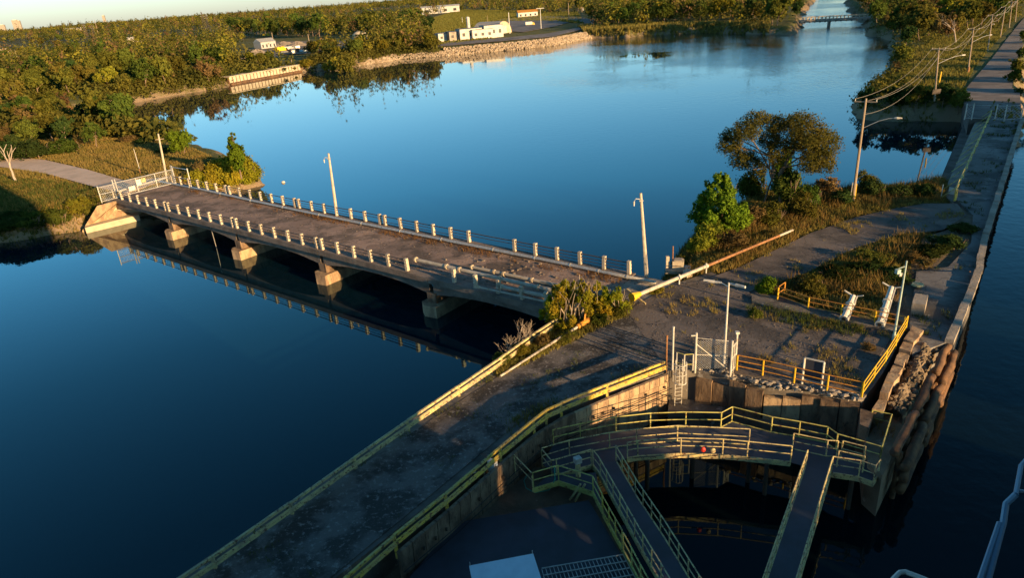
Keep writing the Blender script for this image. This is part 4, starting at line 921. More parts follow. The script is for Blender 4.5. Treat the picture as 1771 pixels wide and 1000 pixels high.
def limb(mb, p, d, L_, r, depth, rnd, tips, spread=.6):
    n = 4; pts = [p]; c = p; dd = d.normalized()
    for i in range(n):
        dd = (dd+V(rnd.uniform(-.18, .18), rnd.uniform(-.18, .18), rnd.uniform(-.03, .12))).normalized(); c = c+dd*L_/n; pts.append(c)
    mb.path(pts, [r*(1-.45*i/n) for i in range(n+1)], 6 if r > .05 else 4)
    if depth == 0: tips.append(c); return
    for k in range(rnd.choice((2, 3, 3))):
        nd = (dd+V(rnd.uniform(-1, 1), rnd.uniform(-1, 1), rnd.uniform(-.25, .6))*spread).normalized()
        limb(mb, pts[rnd.choice((2, 3, 4))] if k else c, nd, L_*rnd.uniform(.6, .8), r*.55, depth-1, rnd, tips, spread)
def tree(name, kind, seed, h, w, m, nleaf, leaf, bark=None, blobs=None):
    rnd = random.Random(seed); root = bpy.data.objects.new(name, None); COL.objects.link(root)
    tips = []; mb = MB()
    if kind == 'shrub':
        for k in range(7): limb(mb, V(rnd.uniform(-.2, .2)*w, rnd.uniform(-.2, .2)*w, -.1), V(rnd.uniform(-.5, .5), rnd.uniform(-.5, .5), 1), h*.45, .03+h*.008, 1, rnd, tips)
    elif kind == 'poplar':
        mb.path([V(0, 0, -.2), V(.1, 0, h*.5), V(0, .1, h*.95)], [h*.018, h*.012, .03], 6)
        for i in range(12): z = h*(.2+.06*i); a = rnd.uniform(0, 6.3); mb.path([V(0, 0, z), V(math.cos(a)*w*.28, math.sin(a)*w*.28, z+h*.09)], [.05, .02], 4)
    else:
        limb(mb, V(0, 0, -.2), V(rnd.uniform(-.1, .1), rnd.uniform(-.1, .1), 1), h*.38, h*.022, 3 if nleaf > 4000 or kind == 'dead' else 2, rnd, tips, .75)
    if blobs is None:
        blobs = []
        if kind == 'broad':
            for i in range(rnd.randint(9, 13)):
                a = rnd.uniform(0, 6.3); r = rnd.uniform(.0, .34)*w; z = h*rnd.uniform(.42, .86); s = w*rnd.uniform(.16, .26)*(1.15-.35*z/h)
                blobs.append((r*math.cos(a), r*math.sin(a), z, s, s, s*.8))
            blobs.append((0, 0, h*.6, w*.3, w*.3, h*.26))
        elif kind == 'poplar':
            for i in range(9): z = h*(.2+.085*i); s = w*.5*math.sin(math.pi*(.18+.09*i))*rnd.uniform(.7, 1.05); blobs.append((rnd.uniform(-.1, .1)*w, rnd.uniform(-.1, .1)*w, z, s, s, h*.1))
        elif kind == 'shrub':
            for i in range(rnd.randint(6, 9)):
                a = rnd.uniform(0, 6.3); r = rnd.uniform(0, .33)*w; s = w*rnd.uniform(.15, .26); blobs.append((r*math.cos(a), r*math.sin(a), h*rnd.uniform(.3, .72), s, s, min(s, h*.3)))
            blobs.append((0, 0, h*.35, w*.36, w*.36, h*.33))
        elif kind == 'umbrella':
            for t_ in tips: s = w*rnd.uniform(.1, .17); blobs.append((t_.x, t_.y, t_.z, s*1.2, s*1.2, s*.75))
        elif kind == 'dead':
            for t_ in tips[:6]: blobs.append((t_.x, t_.y, t_.z, w*.08, w*.08, w*.08))
    t = mb.build('trunk', bark or M['bark'], None); t.parent = root
    c = crown_mesh('crown', blobs, nleaf, leaf, m, seed); c.parent = root
    return root
used_proto = {}
def plant(proto, x, y, z, sc, label, cat='tree', group=None, rz=None, name=None, sz=1.0):
    if proto.name not in used_proto: used_proto[proto.name] = 1; o = proto
    else: o = copy_tree(proto)
    o.location = (x, y, z); o.scale = (sc, sc, sc*sz); o.rotation_euler = (0, 0, random.uniform(0, 6.28) if rz is None else rz)
    tag(o, label, cat, group); return o
def groundz(x, y): return float(hfun(np.array([[x]]), np.array([[y]]))[0, 0])
# --- the individual plants of the point
P0 = at(1242, 397)
hl = hgt(1242, 397, 298)
rlm = random.Random(5); lb_ = [(0, 0, hl*.4, 1.5, 1.5, hl*.25)]
for i in range(95):
    t = rlm.random()**1.25; z = hl*(.1+.86*t); R0 = 3.45*(1-t)**.6*(.75+.25*math.sin(min(1, t*5)*1.57)); a = rlm.uniform(0, 6.3); rr0 = R0*rlm.uniform(.65, .98); s = rlm.uniform(.4, .8)*(1-.4*t)
    lb_.append((rr0*math.cos(a), rr0*math.sin(a), z, s, s, s*1.25))
lime = tree('lime_tree', 'broad', 11, hl, 4.9, L_LM, 30000, .13, blobs=lb_)
plant(lime, P0.x, P0.y, -.1, 1, 'dense bright lime green tree with pointed top, left of the big spreading tree', rz=0)
P1 = at(1352, 352); hb = hgt(1352, 352, 198)
def off(px, py, dep=0):   # crown offset for a lobe seen at a pixel, in the tree's own plane
    d = fw+(px-885.5)/FPX*rt-(py-500)/FPX*up; vd = V(P1.x, P1.y, 0).normalized(); t = (V(P1.x, P1.y, 0).dot(vd)+dep)/(d[0]*vd.x+d[1]*vd.y)
    p = CP+d*t; return (p[0]-P1.x, p[1]-P1.y, p[2])
lobes = []
for px, py, r, zz, dep in ((1310, 205, 1.5, .8, 0), (1290, 225, 1.7, 1.1, -1), (1262, 250, 1.5, 1.0, 0), (1285, 275, 1.7, 1.2, 1), (1265, 235, 1.3, .9, 1), (1345, 215, 1.5, 1.0, .5), (1330, 240, 1.3, 1.2, 1), (1385, 212, 1.9, 1.1, 0), (1400, 235, 2.2, 1.5, -.5), (1425, 250, 1.8, 1.5, .5), (1380, 245, 1.8, 1.2, 1), (1425, 280, 1.3, 1.4, 0), (1400, 280, 1.3, 1.3, -1), (1312, 290, 1.0, 1.0, 0), (1345, 262, 1.4, 1.8, 0)):
    o_ = off(px, py, dep); lobes.append((*o_, r, r, zz))
big = bpy.data.objects.new('spreading_tree', None); COL.objects.link(big); mb = MB(); rb_ = random.Random(2)
jn = V(*off(1340, 318)); b0 = V(0, 0, -.2)
mb.path([b0, V(-.2, 0, 1.5), jn], [.36, .3, .26], 8)
mb.path([V(-.5, .2, -.2), V(*off(1322, 350)), V(*off(1330, 322)), V(*off(1340, 300))], [.2, .16, .13, .1], 6)
for i, l in enumerate(lobes):
    e = V(*l[:3]); mid = V(*off(1355 if l[0] > 0 else 1330, 290)) if i % 2 else V(*off(1365 if l[0] > 0 else 1335, 272))
    mb.path([jn, jn.lerp(mid, .5)+V(rb_.uniform(-.2, .2), 0, 0), mid, mid.lerp(e, .5)+V(0, 0, .15), e], [.17, .14, .11, .07, .03], 6)
    for k in range(4): mb.path([mid.lerp(e, .5+.1*k), e+V(rb_.uniform(-1, 1), rb_.uniform(-1, 1), rb_.uniform(-.3, .7))], [.04, .015], 4)
t = mb.build('trunk', M['bark'], None); t.parent = big
L_BIG = leafmat('leaf_locust', (.07, .09, .02), (.22, .20, .04), trans=.45)
c = crown_mesh('crown', lobes, 34000, .12, L_BIG, 21); c.parent = big
plant(big, P1.x, P1.y, 0, 1, 'big spreading locust tree with open olive crown, gap of water showing through', rz=0)
# shrub prototypes
SHR = {}
def proto_shrub(key, m, seed, h=3.0, w=3.6, n=7000, leaf=.13):
    SHR[key] = tree(key, 'shrub', seed, h, w, m, n, leaf)
proto_shrub('green_shrub', L_GR, 31); proto_shrub('olive_shrub', L_OL, 32); proto_shrub('yellow_green_shrub', L_YG, 33); proto_shrub('brown_shrub', L_BR, 34, n=3500); proto_shrub('dark_shrub', L_DK, 35); proto_shrub('lime_shrub', L_LM, 36, n=6000)
def settle(px, py, dmin=1.0, z=None):
    p = at(px, py, 0)
    if z is not None and z > 0: return p, z
    if px > 850 and (py > 500 or 1560 < px): return p, -.1     # hard ground
    for _ in range(60):
        if landdist(np.array([p.x]), np.array([p.y]))[0] >= dmin: break
        p.x *= 1.006; p.y *= 1.006
    return p, min(groundz(p.x, p.y)-.1, -.05)
def shrub(kind, px, py, h, w, label, grp=None, z=-.1):
    p, z = settle(px, py, 1.0, z); return plant(SHR[kind], p.x, p.y, z, w/3.6, label, 'shrub', grp, sz=(h/3.0)/(w/3.6))
# under the big trees
shrub('yellow_green_shrub', 1222, 425, 2.6, 3.6, 'yellow green shrub at the foot of the lime tree, on the water side')
shrub('green_shrub', 1360, 352, 4.6, 4.6, 'dark green climber-covered shrub round the trunk of the big spreading tree', z=.2)
shrub('lime_shrub', 1352, 330, 5.2, 2.8, 'bright green saplings sheltering under the crown of the spreading tree', z=.5)
shrub('green_shrub', 1300, 335, 4.0, 4.5, 'green shrub filling the gap between lime tree and spreading tree')
shrub('olive_shrub', 1330, 385, 2.4, 4, 'olive undergrowth shrub in front of the spreading tree trunk')
shrub('brown_shrub', 1290, 392, 2.6, 4, 'reddish brown dry shrub between the lime tree and the trunk')
shrub('brown_shrub', 1262, 428, 2.0, 3.6, 'brown dry shrub at the roadside below the lime tree')
shrub('olive_shrub', 1385, 372, 2.8, 4.2, 'olive shrub at the right foot of the spreading tree')
shrub('green_shrub', 1395, 355, 3.0, 3.6, 'green shrub right of the spreading tree behind the dry weeds')
shrub('brown_shrub', 1430, 335, 2.2, 4, 'dry brown shrub midway between the spreading tree and the nearest utility pole')
shrub('dark_shrub', 1455, 348, 1.8, 3.5, 'low dark shrub at the left foot of the nearest utility pole')
shrub('dark_shrub', 1510, 335, 2.2, 3.6, 'dark shrub just right of the nearest utility pole')
shrub('olive_shrub', 1497, 325, 2.4, 2.6, 'olive topped shrub behind the nearest utility pole')
shrub('dark_shrub', 1560, 338, 1.6, 3.4, 'low dark shrub midway from the utility pole to the dock railing')
shrub('dark_shrub', 1600, 338, 1.7, 3.2, 'low dark shrub closest to the notice board at the dock')
shrub('yellow_green_shrub', 1205, 432, 2.0, 2.8, 'small yellowish shrub nearest the water left of the lime tree')
shrub('olive_shrub', 1180, 448, 1.4, 2.4, 'low olive shrub behind the small concrete cabinet')
shrub('dark_shrub', 1140, 470, 1.1, 1.6, 'small dark shrub between the tall pole and the lone concrete post')
shrub('lime_shrub', 1322, 505, 1.5, 2.0, 'small bright green feathery shrub left of the rear railing on the plaza')
shrub('green_shrub', 1305, 548, .9, 1.6, 'low green weed clump on the plaza below the bright feathery shrub')
shrub('olive_shrub', 1405, 505, 1.5, 2.8, 'olive weed shrub behind the left part of the rear orange railing')
shrub('brown_shrub', 1390, 498, 1.3, 2.4, 'rust brown dry weed shrub at the left end of the rear orange railing')
shrub('dark_shrub', 1450, 480, 1.2, 4, 'dark low shrub behind the left white steel barrel')
shrub('dark_shrub', 1500, 470, 1.1, 4, 'dark low shrub behind the right white steel barrel')
shrub('dark_shrub', 1545, 480, 1.0, 3.4, 'dark low shrub right of the pale green pole top, near the block')
shrub('olive_shrub', 1510, 450, 1.1, 3.6, 'sunlit olive weed clump on the crest behind the steel barrels')
shrub('brown_shrub', 1600, 462, 1.0, 1.8, 'orange brown dry clump beside the dock pavement edge')
shrub('brown_shrub', 1575, 450, 1.0, 1.6, 'dry orange grass clump left of the dock pavement edge')
shrub('dark_shrub', 1640, 425, 1.3, 3.6, 'dark shrub on the verge between the bend in the road and the dock')
shrub('dark_shrub', 1665, 400, 1.1, 3.0, 'dark low shrub at the outer edge of the road bend')
shrub('dark_shrub', 1610, 440, 1.2, 3.6, 'dark shrub on the shaded verge left of the dock pavement')
shrub('brown_shrub', 1500, 605, .6, 1.2, 'small dry weed clump on the asphalt near the yellow railing')
# the yellow green bush by the bridge end
bp_ = at(1000, 560)
ry_ = random.Random(14); yl = []
for i in range(46):
    a = ry_.uniform(0, 6.3); r_ = 2.9*math.sqrt(ry_.random()); z = ry_.uniform(.5, 1)*(4.3-.45*r_) if r_ < 2.2 else ry_.uniform(.4, 2.0); s = ry_.uniform(.22, .5); yl.append((r_*math.cos(a), r_*math.sin(a)*.8, max(.3, z-.6), s, s, s*1.3))
yb = tree('autumn_bush', 'shrub', 51, 4.6, 5.8, leafmat('leaf_autumn', (.19, .27, .02), (.44, .34, .03), sc=.5, trans=.45), 20000, .10, M['deadbark'], blobs=yl)
plant(yb, bp_.x, bp_.y+.6, -.2, 1.0, 'yellow green bush turning orange with many bare upright stems, at the near bridge end', 'bush', rz=.4)
p = at(1060, 535); plant(copy_tree(yb), p.x, p.y, -.2, .6, 'smaller yellow green bush to the right of the big autumn bush', 'bush')
p = at(960, 545); plant(copy_tree(yb), p.x, p.y, -.3, .55, 'small autumn bush sprouting through the end of the left guard rail', 'bush')
m = MB(); rs = random.Random(9)
for i in range(16):
    a = rs.uniform(0, 6.3); q = V(bp_.x+rs.uniform(-1.4, 1.4), bp_.y+.6+rs.uniform(-1, 1), 0); m.path([q, q+V(rs.uniform(-.5, .5), rs.uniform(-.5, .5), rs.uniform(1.6, 2.4)), q+V(rs.uniform(-1, 1), rs.uniform(-1, 1), rs.uniform(3.2, 4.3))], [.026, .018, .006], 4)
m.build('stems', M['deadbark'], yb, off=(bp_.x, bp_.y+.6, -.2))
for px, py, s, lb in ((905, 598, 1.0, 'leafless grey twiggy shrub behind the sunlit end of the left guard rail'), (880, 612, .8, 'smaller leafless twiggy shrub lower down behind the left guard rail')):
    m = MB(); tips = []
    for k in range(9): limb(m, V(0, 0, -.4), V(rs.uniform(-.7, .7), rs.uniform(-.7, .7), 1), 1.2*s, .03, 2, rs, tips, .7)
    o = m.build('bare_shrub', M['deadbark']); o.location = at(px, py, -.2); tag(o, lb, 'shrub')
for px, py, k, h_, w_, lb in ((868, 628, 'green_shrub', 1.0, 1.7, 'low green shrub hiding the broken beam of the left guard rail'), (905, 612, 'yellow_green_shrub', .9, 1.6, 'yellowish weed clump by the bright end of the left guard rail'),
                              (940, 600, 'brown_shrub', 1.1, 1.7, 'brown dry weeds between guard rail end and thin white pole'), (1035, 560, 'green_shrub', 1.1, 2.2, 'green shrub in front of the autumn bush, beside the road'),
                              (1075, 545, 'olive_shrub', .9, 1.8, 'olive weed shrub right of the autumn bush at the road edge'), (1130, 505, 'yellow_green_shrub', .6, 1.8, 'low yellowish weeds under the barrier pole near its yellow end'),
                              (980, 590, 'olive_shrub', .9, 1.8, 'olive shrub next to the orange sleeve of the thin white pole')):
    shrub(k, px, py, h_, w_, lb)
# left side: spit and gate area
YGB = tree('yellow_green_bush', 'shrub', 61, 3.4, 5, leafmat('leaf_goldgreen', (.13, .14, .015), (.30, .25, .02)), 9000, .17)
for px, py, s, lb in ((385, 322, 1.0, 'golden green bush on the point right of the left gate'), (420, 325, 1.0, 'golden green bush at the tip of the point beside the water'), (350, 318, .8, 'smaller golden green bush nearest the left gate on the point'), (440, 330, .8, 'lowest bush overhanging the water at the tip of the point'), (405, 308, 1.1, 'golden green bush behind the slim young tree on the point'), (368, 305, .9, 'golden green bush between the gate wing and the slim young tree'), (400, 335, .9, 'golden green bush touching the far rail posts near the gate')):
    p, z = settle(px, py, 1.2); plant(YGB, p.x, p.y, z-.2, s*1.35, lb, 'bush')
rt_ = tree('round_tree', 'broad', 62, 5.2, 5.8, L_LM, 6000, .22)
p = at(318, 266); plant(rt_, p.x, p.y, -.4, 1, 'round bright green tree standing alone beyond the left gate by the water')
st_ = tree('slender_tree', 'poplar', 63, 6.2, 2.2, L_LM, 3000, .2)
p = at(417, 305); plant(st_, p.x, p.y, -.2, hgt(417, 305, 226)/6.2, 'slim young bright green tree rising from the bushes on the point')
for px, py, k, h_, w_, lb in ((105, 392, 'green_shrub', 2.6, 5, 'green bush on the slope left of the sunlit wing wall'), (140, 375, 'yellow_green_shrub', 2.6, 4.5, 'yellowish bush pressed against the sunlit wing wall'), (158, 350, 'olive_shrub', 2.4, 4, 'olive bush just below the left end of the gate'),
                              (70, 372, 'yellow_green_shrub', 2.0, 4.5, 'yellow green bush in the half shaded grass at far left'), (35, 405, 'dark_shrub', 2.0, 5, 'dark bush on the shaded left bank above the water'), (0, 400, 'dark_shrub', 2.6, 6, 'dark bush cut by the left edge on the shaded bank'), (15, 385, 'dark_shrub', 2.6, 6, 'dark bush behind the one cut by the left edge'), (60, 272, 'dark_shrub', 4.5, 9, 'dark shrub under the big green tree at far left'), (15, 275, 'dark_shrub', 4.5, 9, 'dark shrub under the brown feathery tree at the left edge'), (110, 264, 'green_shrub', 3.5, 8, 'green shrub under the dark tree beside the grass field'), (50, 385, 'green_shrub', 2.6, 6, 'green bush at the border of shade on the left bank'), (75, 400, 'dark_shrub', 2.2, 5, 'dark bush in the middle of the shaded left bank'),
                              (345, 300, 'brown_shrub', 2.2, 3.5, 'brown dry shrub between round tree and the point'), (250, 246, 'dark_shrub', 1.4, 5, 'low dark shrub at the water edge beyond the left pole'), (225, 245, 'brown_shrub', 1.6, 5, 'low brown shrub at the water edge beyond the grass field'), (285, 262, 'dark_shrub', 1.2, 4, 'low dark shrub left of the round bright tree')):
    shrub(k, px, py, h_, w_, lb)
for px, py, k, h_, w_, lb in ((428, 128, 'dark_shrub', 4, 9, 'dark shrub behind the left part of the quay wall'), (452, 124, 'olive_shrub', 3.5, 9, 'olive shrub behind the middle of the quay wall'), (478, 119, 'dark_shrub', 3.5, 9, 'dark shrub behind the right part of the quay wall'), (503, 113, 'olive_shrub', 3, 8, 'olive shrub near the right end of the quay wall'), (528, 116, 'yellow_green_shrub', 4, 9, 'yellowish shrub just past the right end of the quay wall')):
    shrub(k, px, py, h_, w_, lb)
# dead leaning trunk by the road at far left
p = at(27, 313); m = MB(); tips = []; limb(m, V(0, 0, 0), V(-.25, 0, 1), 3.2, .22, 2, random.Random(5), tips, .8); dt = thing('dead_tree', p, 'short pale dead tree beside the approach road at the far left', 'tree'); o = m.build('trunk', M['deadbark'], None); o.parent = dt
# --- woodland prototypes
TP = [tree('olive_tree', 'broad', 71, 12, 10, L_OL, 2600, .5), tree('broad_tree', 'broad', 72, 13, 11, L_GR, 2600, .5), tree('broad_tree', 'broad', 73, 11, 11, L_OL, 2200, .5), tree('dark_tree', 'broad', 74, 12, 9, L_DK, 2400, .5),
      tree('poplar_tree', 'poplar', 75, 15, 6, L_GR, 1800, .5), tree('brown_tree', 'broad', 76, 10, 10, L_BR, 1400, .45), tree('golden_tree', 'broad', 77, 11, 10, L_YG, 2200, .5), tree('dead_tree', 'dead', 78, 13, 8, L_BR, 60, .3, M['deadbark']),
      tree('wide_tree', 'broad', 79, 12, 12, L_OL, 1800, .55)]
CATN = ['tree']*9
KD = ['olive green', 'mid green', 'broad olive', 'dark green', 'tall narrow', 'brownish thin', 'golden green', 'leafless pale', 'wide loose']
roadd = np.array([p[:2] for p in road_l]); roadr = np.array([p[:2] for p in road_r])
def clear(x, y, mg=4):
    X, Y = np.array([x]), np.array([y])
    return sdist(X, Y, roadd)[0] < -mg and sdist(X, Y, roadr)[0] < -mg
def inside(x, y, poly): return sdist(np.array([x]), np.array([y]), np.array(poly))[0]
CLR = [[W(0, 82), W(0, 110), W(45, 108), W(48, 78)], [W(415, 105), W(405, 122), W(560, 112), W(655, 92), W(640, 70), W(430, 72)], [W(748, 72), W(762, 97), W(890, 87), W(1022, 67), W(1008, 28), W(930, 30), W(800, 22), W(720, 40)], [W(60, 185), W(60, 210), W(160, 200), W(160, 180)],
       [W(415, 128), W(415, 92), W(535, 92), W(535, 122)], [A(0, 240), A(0, 420), A(460, 330), A(330, 250), A(180, 236)]]
spots = []
MARKS = [('the sand heap', 20, 88), ('the quay wall', 455, 130), ('the works yard', 520, 88), ('the white sheds', 815, 55), ('the arched shed', 852, 40), ('the far road bend', 940, 35), ('the brick building', 975, 5), ('the far bridge', 1440, 35), ('the left gate', 250, 300),
         ('the yellow buses', 262, 80), ('the red pickup', 86, 175), ('the trailer truck', 268, 110), ('the tall mast', 173, 50), ('the tall pylon', 356, 38), ('the inlet', 175, 215), ('the domed tank', 626, 70), ('the long warehouse', 762, 18), ('the channel mouth', 1385, 52), ('the grassy far shore', 1150, 52), ('the leafless pale tree', 1653, 60), ('the sixth pole', 1745, 30), ('the bank waist', 1540, 125), ('the golden tree', 305, 70), ('the rounded shore tree', 600, 90)]
def rel(px, py):
    n_, mx_, my_ = min(MARKS, key=lambda q: (q[1]-px)**2+((q[2]-py)*2)**2); dx, dy = px-mx_, (py-my_)*2; D_ = math.hypot(dx, dy)
    far = 'close' if D_ < 28 else ('a little way' if D_ < 65 else 'well')
    w_ = ('right of' if dx > 0 else 'left of') if abs(dx) > abs(dy) else ('in front of' if dy > 0 else 'behind')
    return '%s %s %s' % (far, w_, n_)
def far_enough(x, y, dmin):
    return all((x-a)**2+(y-b2)**2 > (dmin*(.5+.5*d2_))**2 for a, b2, d2_ in spots)
def woods(region, n, s0, s1, kinds, wname, seed, dmin=5.5, dist=4, avoid=CLR):
    r = random.Random(seed); cnt = 0; tr_ = 0
    while cnt < n and tr_ < n*60:
        tr_ += 1; px = r.uniform(region[0], region[2]); py = region[1]+(region[3]-region[1])*r.random()**.8
        p = at(px, py+(.073*(region[0]-px)*(region[4] if len(region) > 4 else 0)), -1)
        if p.y < 0 or landdist(np.array([p.x]), np.array([p.y]))[0] < dist or not clear(p.x, p.y): continue
        if any(inside(p.x, p.y, c_) > -2 for c_ in avoid): continue
        if not far_enough(p.x, p.y, dmin): continue
        k = r.choice(kinds); sc = r.uniform(s0, s1); spots.append((p.x, p.y, sc))
        plant(TP[k], p.x, p.y, groundz(p.x, p.y)-.3, sc, '%s %s tree %s' % ('small' if sc < (s0*2+s1)/3 else ('big' if sc > (s0+2*s1)/3 else 'middling'), KD[k], rel(px, py)), 'tree', 'trees %s' % wname, sz=r.uniform(.85, 1.1)); cnt += 1
    return cnt
ns = []
ns.append(woods((0, 120, 400, 235), 66, .6, 1.0, [0, 1, 2, 2, 5, 8, 0, 3], 'in the wood on the near left bank', 1, 4.8, 1.5))
ns.append(woods((0, 70, 420, 165), 66, .85, 1.3, [0, 1, 2, 3, 8, 6, 0, 5, 4], 'in the wide wood of the left shore', 2, 7, 2))
ns.append(woods((380, 55, 800, 128), 46, .6, 1.0, [0, 2, 8, 6, 1, 0], 'along the far left shore by the works yard', 3, 7, 2))
ns.append(woods((400, 50, 780, 66), 75, 1.2, 1.8, [0, 1, 3, 4, 8, 1, 3], 'in the tall wood behind the works yard', 4, 9))
ns.append(woods((540, 84, 790, 112), 22, .5, .85, [0, 2, 8, 6], 'on the rocky far shore before the sheds', 8, 6, 1.5, avoid=[[W(765, 100), W(765, 60), W(900, 60), W(900, 90)]]))
ns.append(woods((1000, 14, 1390, 50), 70, .9, 1.5, [0, 1, 3, 1, 3, 0, 6], 'on the wooded far shore left of the channel', 5, 7, 3))
ns.append(woods((1480, 5, 1780, 75), 60, .7, 1.1, [0, 3, 3, 1, 5, 6, 8], 'on the wooded bank right of the channel', 6, 6, 3, avoid=[[A(1600, 80), A(1545, 150), A(1660, 170), A(1790, 60), A(1740, 40), A(1680, 60)]]))
print('WOODS', ns)
# named front trees of the right bank, in deep shade
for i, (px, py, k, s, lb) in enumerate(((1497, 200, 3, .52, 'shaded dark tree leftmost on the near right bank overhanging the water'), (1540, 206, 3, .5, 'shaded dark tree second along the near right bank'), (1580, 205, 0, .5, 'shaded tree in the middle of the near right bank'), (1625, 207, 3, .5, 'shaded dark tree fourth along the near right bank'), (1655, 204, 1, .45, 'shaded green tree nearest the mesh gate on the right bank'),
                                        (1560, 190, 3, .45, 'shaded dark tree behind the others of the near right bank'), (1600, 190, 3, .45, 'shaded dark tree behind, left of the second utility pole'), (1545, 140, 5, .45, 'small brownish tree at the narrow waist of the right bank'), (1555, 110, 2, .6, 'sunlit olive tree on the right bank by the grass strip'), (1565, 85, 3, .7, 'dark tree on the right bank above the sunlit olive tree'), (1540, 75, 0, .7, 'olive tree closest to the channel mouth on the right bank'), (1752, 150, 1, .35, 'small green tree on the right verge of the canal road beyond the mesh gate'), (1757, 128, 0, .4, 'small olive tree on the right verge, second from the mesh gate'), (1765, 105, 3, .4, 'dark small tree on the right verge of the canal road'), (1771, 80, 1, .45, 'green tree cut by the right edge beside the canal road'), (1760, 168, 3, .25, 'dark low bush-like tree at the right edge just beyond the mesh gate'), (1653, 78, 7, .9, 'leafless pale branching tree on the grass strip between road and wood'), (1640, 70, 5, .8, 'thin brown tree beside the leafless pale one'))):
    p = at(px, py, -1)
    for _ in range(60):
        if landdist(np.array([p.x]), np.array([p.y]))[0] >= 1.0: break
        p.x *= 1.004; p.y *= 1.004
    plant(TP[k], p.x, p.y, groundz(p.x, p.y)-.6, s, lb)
for px, py, k, s, lb in ((170, 262, 1, .5, 'mid green tree at the end of the grass field near the left shore'), (120, 258, 3, .62, 'dark green tree right of the big olive trees at the far left'), (60, 262, 1, .55, 'big green tree at the far left above the approach road'), (15, 262, 5, .6, 'tall brown feathery tree at the left picture edge'),
                      (95, 250, 0, .6, 'olive tree in the row behind the grass field'), (200, 245, 2, .3, 'small olive tree at the inlet end of the grass field'), (140, 262, 5, .3, 'small brown bush-like tree at the grass field edge'), (35, 275, 3, .45, 'low dark tree leaning over the approach road verge'),
                      (600, 113, 2, 1.15, 'largest rounded golden olive tree right on the far left shore'), (575, 112, 6, 1.0, 'golden tree left of the largest rounded shore tree'), (745, 88, 6, .85, 'yellow tree left of the white sheds'), (305, 95, 6, 1.25, 'bright golden green tree standing tall in the left wood')):
    p = at(px, py, -1); plant(TP[k], p.x, p.y, groundz(p.x, p.y)-.2, s, lb)
# --- distant forest as one mass
def far_forest():
    rng = np.random.default_rng(99); N_ = 21000
    R = 380*np.exp(rng.random(N_)*math.log(6000/380)); T = np.radians(rng.uniform(-46, 46, N_)); X = R*np.sin(T); Y = R*np.cos(T)
    ok = landdist(X, Y) > 8
    for c_ in CLR: ok &= sdist(X, Y, np.array(c_)) < -4
    ok &= sdist(X, Y, roadr) < -8
    # screen row test: keep open fields in patches
    ok &= ~((vnoise(X, Y, .004, 17) > .74) & (R < 2500))
    # keep the named woods free
    ok &= ~((R < 430) & (X < -150)); ok &= ~((R < 470) & (X > 60)&(X < 140))
    X, Y, R = X[ok], Y[ok], R[ok]; Z = hfun(X[None], Y[None])[0]; n = len(X)
    h = rng.uniform(5, 20, n); w = rng.uniform(7, 12, n)*(1+np.clip((R-1200)/2500, 0, 1.5)); m_ = 40
    tall = rng.random(n) < .16; h[tall] *= 1.45; w[tall] *= .55; w *= rng.uniform(.7, 1.35, n)
    cd = rng.normal(size=(n, 7, 3)); cd /= np.linalg.norm(cd, axis=2, keepdims=True); cd[:, :, 2] = np.abs(cd[:, :, 2])
    ck = rng.integers(0, 7, (n, m_)); d = cd[np.arange(n)[:, None], ck]; jt = rng.normal(size=(n, m_, 3))*.24
    P = np.stack([X, Y, Z+h*.3], -1)[:, None]+(d*rng.uniform(.6, .95, (n, 7, 1))[np.arange(n)[:, None], ck]+jt)*np.stack([w/2, w/2, h*.62], -1)[:, None]
    d = d+jt*2; d /= np.linalg.norm(d, axis=2, keepdims=True); sz = (.85*(1+np.clip((R-700)/1500, 0, 2)))
    sp_k = rng.choice(4, n, p=[.42, .28, .2, .1]); shade_ = rng.random((n, 7))[np.arange(n)[:, None], ck]
    for q, (nm, a_, b2_, lb) in enumerate((('distant_forest', (.035, .045, .014), (.16, .135, .028), 'olive trees of the distant mixed forest reaching to the horizon'), ('distant_green_wood', (.02, .04, .013), (.08, .10, .02), 'dark green trees scattered through the distant forest'), ('distant_golden_wood', (.09, .08, .015), (.27, .21, .03), 'golden trees scattered through the distant forest'), ('distant_brown_wood', (.08, .055, .025), (.19, .13, .05), 'brownish thin trees scattered through the distant forest'))):
        K = sp_k == q; v = leaf_quads(P[K].reshape(-1, 3), np.repeat(sz[K], m_)[:, None], rng, d[K].reshape(-1, 3)); f = np.arange(len(v)).reshape(-1, 4)
        o = npmesh(nm, v, f, leafmat('leaf_'+nm, a_, b2_, sc=.02)); fattr(o, 'lr', np.repeat((shade_[K]*.5+rng.random((K.sum(), m_))*.2+rng.random((K.sum(), 1))*.3).ravel(), 4)); stuff(o, lb, 'forest')
far_forest()
